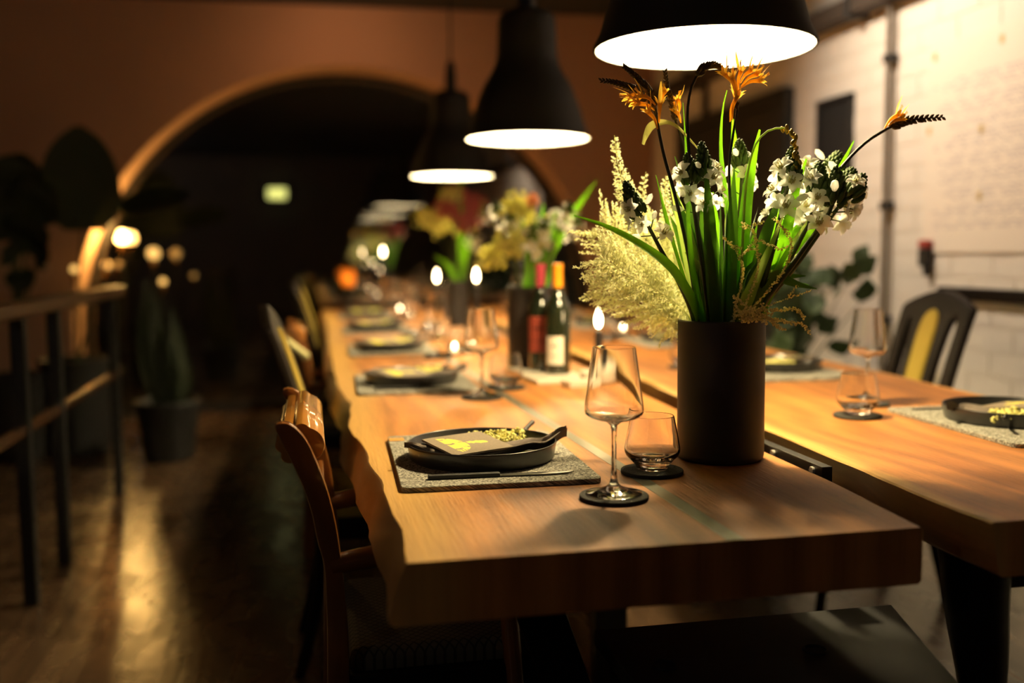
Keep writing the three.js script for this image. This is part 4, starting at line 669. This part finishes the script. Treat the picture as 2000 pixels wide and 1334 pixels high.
// dried golden sprigs
function goldSprig(paths, label, seed, bead = 0.0015) { const t = thing('golden_sprig', label, 'dried flower', [0, 0, 0], 0, GD); part('seed_heads', sprigGeo(paths.map(pathOf), bead, 0.0005, rng(seed), 0.0011), M.dry, t); return t; }
goldSprig([
  [[1440, 640, 1.60], [1470, 607, 1.585], [1500, 606, 1.58], [1540, 604, 1.58], [1558, 606, 1.58], [1572, 622, 1.58]], [[1450, 630, 1.60], [1500, 622, 1.58], [1540, 630, 1.575], [1568, 634, 1.57], [1582, 650, 1.57]], [[1470, 607, 1.585], [1450, 592, 1.59], [1432, 578, 1.59]], [[1460, 618, 1.59], [1440, 606, 1.60], [1436, 590, 1.60]], [[1480, 610, 1.58], [1500, 622, 1.58], [1530, 640, 1.575]], [[1470, 612, 1.58], [1490, 600, 1.58], [1488, 594, 1.58]], [[1500, 622, 1.58], [1512, 634, 1.58], [1528, 645, 1.58]], [[1445, 625, 1.60], [1470, 618, 1.59], [1495, 612, 1.58]], [[1455, 608, 1.60], [1480, 616, 1.58], [1510, 614, 1.58]], [[1450, 616, 1.6], [1475, 624, 1.585], [1500, 632, 1.58]]], 'dried golden sprig spilling over the rim of the big vase', 81, 0.0017);
goldSprig([[[1440, 645, 1.62], [1520, 590, 1.60], [1584, 567, 1.6]], [[1540, 580, 1.6], [1558, 556, 1.6]]], 'thin dried sprig sticking out above the vase rim', 82, 0.001);
goldSprig([[[1440, 650, 1.62], [1450, 520, 1.58], [1430, 480, 1.575], [1412, 462, 1.575]], [[1430, 480, 1.575], [1448, 486, 1.575]], [[1448, 500, 1.575], [1470, 486, 1.575], [1484, 498, 1.575]], [[1455, 490, 1.575], [1480, 470, 1.575], [1500, 478, 1.575]]], 'dried golden sprig across the middle of the green blades', 83, 0.0014);
goldSprig([[[1460, 650, 1.62], [1480, 520, 1.59], [1470, 450, 1.59], [1450, 434, 1.59]], [[1470, 440, 1.59], [1492, 434, 1.59]], [[1460, 446, 1.59], [1448, 442, 1.59]]], 'dried golden sprig highest among the central blades', 84, 0.0014);
goldSprig([[[1470, 650, 1.62], [1530, 530, 1.58], [1546, 478, 1.575], [1535, 450, 1.575], [1510, 425, 1.575]], [[1540, 462, 1.575], [1524, 440, 1.575]], [[1542, 480, 1.575], [1520, 486, 1.575], [1506, 476, 1.575]]], 'dried golden sprig under the white flower cluster', 85, 0.0014);

// ---------------------------------------------------------------- the two farther bouquets
function farBouquet(cx, cz, vlabel, who, spec, r, h) {
  makeVase('vase', vlabel, [cx, TT + 0.0003, cz], r, h);
  const a = -cz, base = V(cx, TT + h - 0.05, cz), R = rng(900 + Math.round(a * 10));
  const up = (px, py, da = 0) => { const e = at(px, py, a + da), b = base.clone().add(V((R() - 0.5) * r, 0, (R() - 0.5) * r)); return [b, b.clone().lerp(e, 0.45).add(V(0, 0.04, 0)), e]; };
  const names = { star: 'star flower stem', ball: 'ball-headed flower', leaf: 'green blade', yellow: 'yellow feathery stem', pink: 'pink flower head' };
  spec.forEach(([kind, px, py, da, o, extra], i) => {
    const P = up(px, py, da), end = P[2];
    const label = `${extra} ${names[kind]} in the ${who}`, g = `flowers in the ${who}`;
    if (kind === 'star') { const q = P.slice(); q.push(end.clone().add(V((end.x - cx) * 0.15, 0.05, 0))); starStem(q, 0.035, 8, 950 + i + Math.round(a * 100), label, g, o); return; }
    if (kind === 'leaf') { const t = thing('leaf_blade', label, 'leaf', [0, 0, 0], 0, g); part('blade', blade(P, [0.008, 0.03, 0.034, 0.02, 0.003].map((x) => x * o), V(0.2, 0.3, 1), 0.3, 16, 0.4), M.leaf, t); return; }
    const t = thing('flower_stem', label, 'flower', [0, 0, 0], 0, g); part('stem', tube(P, [0.003, 0.002], 14, 6), M.stem, t);
    if (kind === 'ball') { const gs = []; for (let k = 0; k < 60; k++) { const y = 1 - 2 * (k + 0.5) / 60, ph = k * 2.4, q = Math.sqrt(1 - y * y), d = V(q * Math.cos(ph), y, q * Math.sin(ph)); const b = blade([d.clone().multiplyScalar(0.006), d.clone().multiplyScalar(0.024 * o).add(V(0, 0.003, 0)), d.clone().multiplyScalar(0.030 * o)], [0.004, 0.014 * o, 0.003], V(0, 1, 0.1), 0.4, 4); gs.push(b.translate(end.x, end.y, end.z)); } part('petals', merge(gs), M.peach, t); return; }
    const gs = []; const mat = kind === 'pink' ? M.pink : M.fernDull; const N = kind === 'pink' ? 120 : 100;
    for (let k = 0; k < N; k++) { const d = V(R() - 0.5, R() * 0.9 - 0.35, R() - 0.5).normalize(), l = (0.02 + 0.05 * R()) * o, s = 0.0045 + R() * 0.004; const tip = end.clone().addScaledVector(d, l); const b = new THREE.IcosahedronGeometry(s, 0); b.scale(1, 1.5, 1); b.rotateZ(R() * 3); gs.push(b.translate(tip.x, tip.y, tip.z)); if (k % 4 === 0) gs.push(tube([end, tip], 0.0006, 2, 4)); }
    part('blossom', merge(gs), mat, t);
  });
}
farBouquet(0.705, -3.20, 'dark cylindrical vase behind the wine bottles', 'vase behind the bottles', [
  ['ball', 1040, 391, 0, 0.9, 'peach'], ['leaf', 1085, 415, -0.05, 1.5, 'low bright'], ['leaf', 1010, 405, 0.05, 1.2, 'thin'], ['star', 1040, 470, -0.1, 1.6, 'low white'], ['star', 1105, 425, -0.1, 1.4, 'high white'], ['leaf', 1165, 352, -0.05, 1.2, 'tallest'], ['leaf', 1062, 400, 0, 1.3, 'bright upright'], ['leaf', 1050, 425, -0.1, 1.5, 'broad pale'], ['leaf', 1100, 430, 0.1, 1.2, 'slanting'],
  ['star', 1085, 440, 0, 1.5, 'first white'], ['star', 1120, 450, 0.05, 1.4, 'outermost white'], ['star', 1060, 455, -0.05, 1.5, 'middle white'], ['star', 1000, 440, 0, 1.4, 'white inner'], ['star', 975, 425, 0.05, 1.3, 'white upper'],
  ['yellow', 1030, 450, 0.05, 1.1, 'large'], ['yellow', 990, 480, -0.03, 0.9, 'drooping'], ['yellow', 1045, 475, 0, 1.0, 'low'], ['yellow', 960, 505, 0.02, 0.8, 'hanging'], ['yellow', 1010, 410, 0, 0.9, 'high'],
], 0.075, 0.27);
farBouquet(0.735, -5.03, 'slim dark vase farthest along the tables', 'farthest vase', [
  ['pink', 895, 400, 0, 1.6, 'big'], ['pink', 925, 410, 0.1, 1.3, 'reddish'], ['pink', 912, 435, -0.05, 1.2, 'low'], ['pink', 870, 410, 0, 1.1, 'side'], ['yellow', 838, 432, 0, 1.3, 'wide'], ['yellow', 865, 440, 0.05, 1.3, 'second wide'], ['yellow', 880, 385, 0, 1.0, 'tall'],
  ['star', 925, 470, -0.05, 1.7, 'white drooping'], ['star', 945, 425, 0.05, 1.5, 'white upright'], ['leaf', 900, 330, 0, 1.2, 'tall'], ['leaf', 850, 500, 0, 1.2, 'drooping'], ['leaf', 945, 390, 0.1, 1.3, 'broad'],
], 0.055, 0.24);

// ---------------------------------------------------------------- house plants
function pot(t, r, h, m) { part('pot', lathe([[0, 0.005], [r * 0.75, 0], [r * 0.8, 0.01], [r, h - 0.02], [r * 1.03, h - 0.015], [r * 1.03, h], [r * 0.95, h], [r * 0.92, h - 0.04], [0, h - 0.05]], 40), m, t); part('soil', lathe([[r * 0.93, h - 0.045], [0, h - 0.035]], 24), std({ color: lin(0.02, 0.014, 0.01), roughness: 1, side: THREE.DoubleSide }), t); }
M.potDark = std({ color: lin(0.014, 0.013, 0.012), roughness: 0.6 });
function bigLeaf(t, foot, hinge, tip, width, sag = 0.3, face = V(0.1, 0.1, 1)) {
  part('petiole', tube([foot, foot.clone().lerp(hinge, 0.6).add(V(0, 0.06, 0)), hinge], [0.008, 0.005], 16, 7), M.stem, t);
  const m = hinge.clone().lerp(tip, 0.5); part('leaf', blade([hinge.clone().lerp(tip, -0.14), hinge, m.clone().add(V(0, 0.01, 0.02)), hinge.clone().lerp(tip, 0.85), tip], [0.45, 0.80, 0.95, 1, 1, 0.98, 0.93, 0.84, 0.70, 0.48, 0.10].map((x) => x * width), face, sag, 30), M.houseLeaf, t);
}
{
  const t = thing('potted_plant', 'tall potted plant with one huge upright leaf before the arch wall', 'plant', [0, 0, 0]), f = V(-1.33, 0.5, -6.05); pot(t, 0.2, 0.55, M.potDark); t.children.forEach((c) => c.position.set(f.x, 0, f.z));
  bigLeaf(t, f, at(162, 425, 6.0), at(152, 246, 6.0), 0.42, 0.15); bigLeaf(t, f, at(250, 400, 6.1), at(372, 378, 6.1), 0.28, 0.3, V(0.1, 0.9, 0.6));
  const u = thing('potted_plant', 'potted plant with clustered dark leaves at the outer end of the arch wall', 'plant'), g = V(-1.62, 0.45, -5.95); pot(u, 0.18, 0.48, M.potDark); u.children.forEach((c) => c.position.set(g.x, 0, g.z));
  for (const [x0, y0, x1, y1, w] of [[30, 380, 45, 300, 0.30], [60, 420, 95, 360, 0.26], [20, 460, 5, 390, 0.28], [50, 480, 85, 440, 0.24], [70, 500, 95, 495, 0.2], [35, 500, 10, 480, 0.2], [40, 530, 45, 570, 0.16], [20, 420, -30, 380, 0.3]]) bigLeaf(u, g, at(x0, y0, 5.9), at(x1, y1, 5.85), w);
  const s = thing('potted_plant', 'potted snake plant with broad upright leaves beside the balustrade end', 'plant'), k = V(-0.80, 0.30, -5.75); pot(s, 0.17, 0.33, M.potDark); s.children.forEach((c) => c.position.set(k.x, 0, k.z));
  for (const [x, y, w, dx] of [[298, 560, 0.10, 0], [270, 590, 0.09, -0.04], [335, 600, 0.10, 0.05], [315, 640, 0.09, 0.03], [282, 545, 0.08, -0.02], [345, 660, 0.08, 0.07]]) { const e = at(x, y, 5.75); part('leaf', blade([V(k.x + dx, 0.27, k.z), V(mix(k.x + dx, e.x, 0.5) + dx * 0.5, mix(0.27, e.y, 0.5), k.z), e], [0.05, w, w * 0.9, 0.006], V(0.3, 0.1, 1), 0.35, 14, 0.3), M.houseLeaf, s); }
  const b = thing('potted_plant', 'bushy round-leaved potted plant between the wall-side table and the brick wall', 'plant'), q = V(2.05, 0.35, -4.25); pot(b, 0.18, 0.40, M.potDark); b.children.forEach((c) => c.position.set(q.x, 0, q.z));
  const R = rng(210), round = blade([V(0, 0, 0), V(0, 0.02, 0.004), V(0, 0.055, 0.01), V(0, 0.085, 0.0), V(0, 0.095, -0.006)], [0.02, 0.075, 0.09, 0.055, 0.005], V(0, 0.1, 1), 0.15, 10);
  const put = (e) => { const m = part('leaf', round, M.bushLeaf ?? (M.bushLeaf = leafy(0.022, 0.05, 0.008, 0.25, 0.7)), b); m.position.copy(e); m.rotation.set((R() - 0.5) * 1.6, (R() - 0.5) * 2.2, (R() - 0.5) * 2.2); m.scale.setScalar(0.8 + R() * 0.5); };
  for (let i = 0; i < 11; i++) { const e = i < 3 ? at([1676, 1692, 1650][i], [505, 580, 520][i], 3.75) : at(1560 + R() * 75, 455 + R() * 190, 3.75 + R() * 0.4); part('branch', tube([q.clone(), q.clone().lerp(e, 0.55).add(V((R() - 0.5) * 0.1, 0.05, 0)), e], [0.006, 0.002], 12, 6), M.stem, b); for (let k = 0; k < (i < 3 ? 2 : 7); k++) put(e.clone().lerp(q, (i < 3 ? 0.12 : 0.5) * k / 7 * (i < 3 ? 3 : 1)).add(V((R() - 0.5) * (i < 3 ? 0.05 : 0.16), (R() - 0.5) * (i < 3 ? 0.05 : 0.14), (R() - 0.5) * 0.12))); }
}

// ---------------------------------------------------------------- warm bulbs by the arch
function globe(p, r, power, label, glow = 1.4) {
  const t = thing('globe_lamp', label, 'lamp', [p.x, 0, p.z]);
  part('bulb', new THREE.SphereGeometry(r, 24, 16).translate(0, p.y, 0), std({ color: lin(0.5, 0.3, 0.1), emissive: BULB.color, emissiveIntensity: glow, roughness: 0.4 }), t);
  part('socket', lathe([[0, -0.05], [0.016, -0.05], [0.018, -0.01], [0.014, 0.012], [0, 0.012]], 20).translate(0, p.y - r, 0), M.brass, t);
  part('pole', cyl(0.008, 0.008, p.y - r - 0.045 - 0.012, 0, 0.012, 0, 12), M.blackMetal, t);
  part('base', lathe([[0, 0], [r * 1.4, 0], [r * 1.45, 0.006], [r * 1.3, 0.014], [0.012, 0.02], [0, 0.02]], 32), M.blackMetal, t);
  const l = new THREE.PointLight(BULB.color, power); l.name = 'globe_light'; l.position.copy(p); l.castShadow = true; l.shadow.radius = r / 0.02 * 0.8; scene.add(l);
}
globe(at(238, 463, 7.3), 0.045, BULB.power, 'bright globe lamp on a thin pole close to the lit arch edge', 30);
globe(at(300, 495, 6.9), 0.04, BULB.power * 0.008, 'smaller dim globe lamp right of the bright one');
globe(at(318, 550, 6.6), 0.022, BULB.power * 0.003, 'lowest small globe lamp above the snake plant');
globe(at(208, 518, 7.24), 0.026, BULB.power * 0.004, 'added small globe standing in for a glint under the bright one');  // globe added where only a reflection shines
globe(at(145, 526, 6.9), 0.024, BULB.power * 0.003, 'small globe lamp over the end of the handrail');
{
  const p = at(680, 543, 6.95), t = thing('lantern', 'small amber glass candle lantern on a slim stand before the arched window', 'lantern', [p.x, 0, p.z]);
  part('glass_shade', lathe([[0.035, -0.06], [0.05, -0.03], [0.05, 0.03], [0.04, 0.06]], 24).translate(0, p.y, 0), phy({ color: lin(0.9, 0.45, 0.08), roughness: 0.6, transmission: 0.6, thickness: 0, side: THREE.DoubleSide }), t);
  part('flame', lathe([[0, -0.02], [0.008, -0.005], [0.006, 0.01], [0, 0.026]], 14).translate(0, p.y - 0.01, 0), std({ color: lin(0.1, 0.05, 0.02), emissive: lin(1, 0.5, 0.12), emissiveIntensity: 6 }), t);
  part('stand', merge([cyl(0.012, 0.012, p.y - 0.09, 0, 0.012, 0, 12), cyl(0.12, 0.11, 0.014, 0, 0, 0, 32), cyl(0.05, 0.055, 0.022, 0, p.y - 0.082, 0, 24)]), M.blackMetal, t);
  const l = new THREE.PointLight(lin(1, 0.5, 0.12), 0.02); l.name = 'lantern_light'; l.position.set(p.x, p.y - 0.005, p.z); l.castShadow = true; l.shadow.radius = 0.3; scene.add(l);
  const o = at(541, 378, 12.02), u = thing('bulkhead_lamp', 'lit bulkhead lamp on the dark wall outside the arched window', 'lamp', [o.x, o.y, -12.06]);
  part('housing', box(0.30, 0.20, 0.06, 0, 0, 0, 0.02), M.blackMetal, u);
  part('lamp_cover', box(0.22, 0.13, 0.05, 0, 0, 0.045, 0.02), std({ color: lin(0.3, 0.3, 0.1), emissive: lin(0.85, 0.85, 0.25), emissiveIntensity: 1.1 }), u);
  const w = new THREE.PointLight(lin(1, 0.9, 0.4), 0.05); w.name = 'bulkhead_light'; w.position.set(o.x, o.y, -11.9); w.castShadow = true; scene.add(w);
}
{ // added fill lamp, unseen behind the camera, lifts the dark surfaces
  const t = thing('fill_globe', 'added dim globe behind the viewer, unseen fill for the dark areas', 'lamp', [-2.8, 2.55, 1.2]);
  part('bulb', new THREE.SphereGeometry(0.12, 32, 20), std({ color: lin(0.7, 0.65, 0.6), emissive: FILL.color, emissiveIntensity: 3, roughness: 0.5 }), t);
  part('mount', cyl(0.05, 0.06, CEIL - 2.55 - 0.115, 0, 0.115, 0), M.blackMetal, t);
  const l = new THREE.PointLight(FILL.color, FILL.power); l.name = 'fill_light'; l.position.set(-2.8, 2.55, 1.2); l.castShadow = true; l.shadow.radius = 5; scene.add(l);
}
renderer.render(scene, camera);
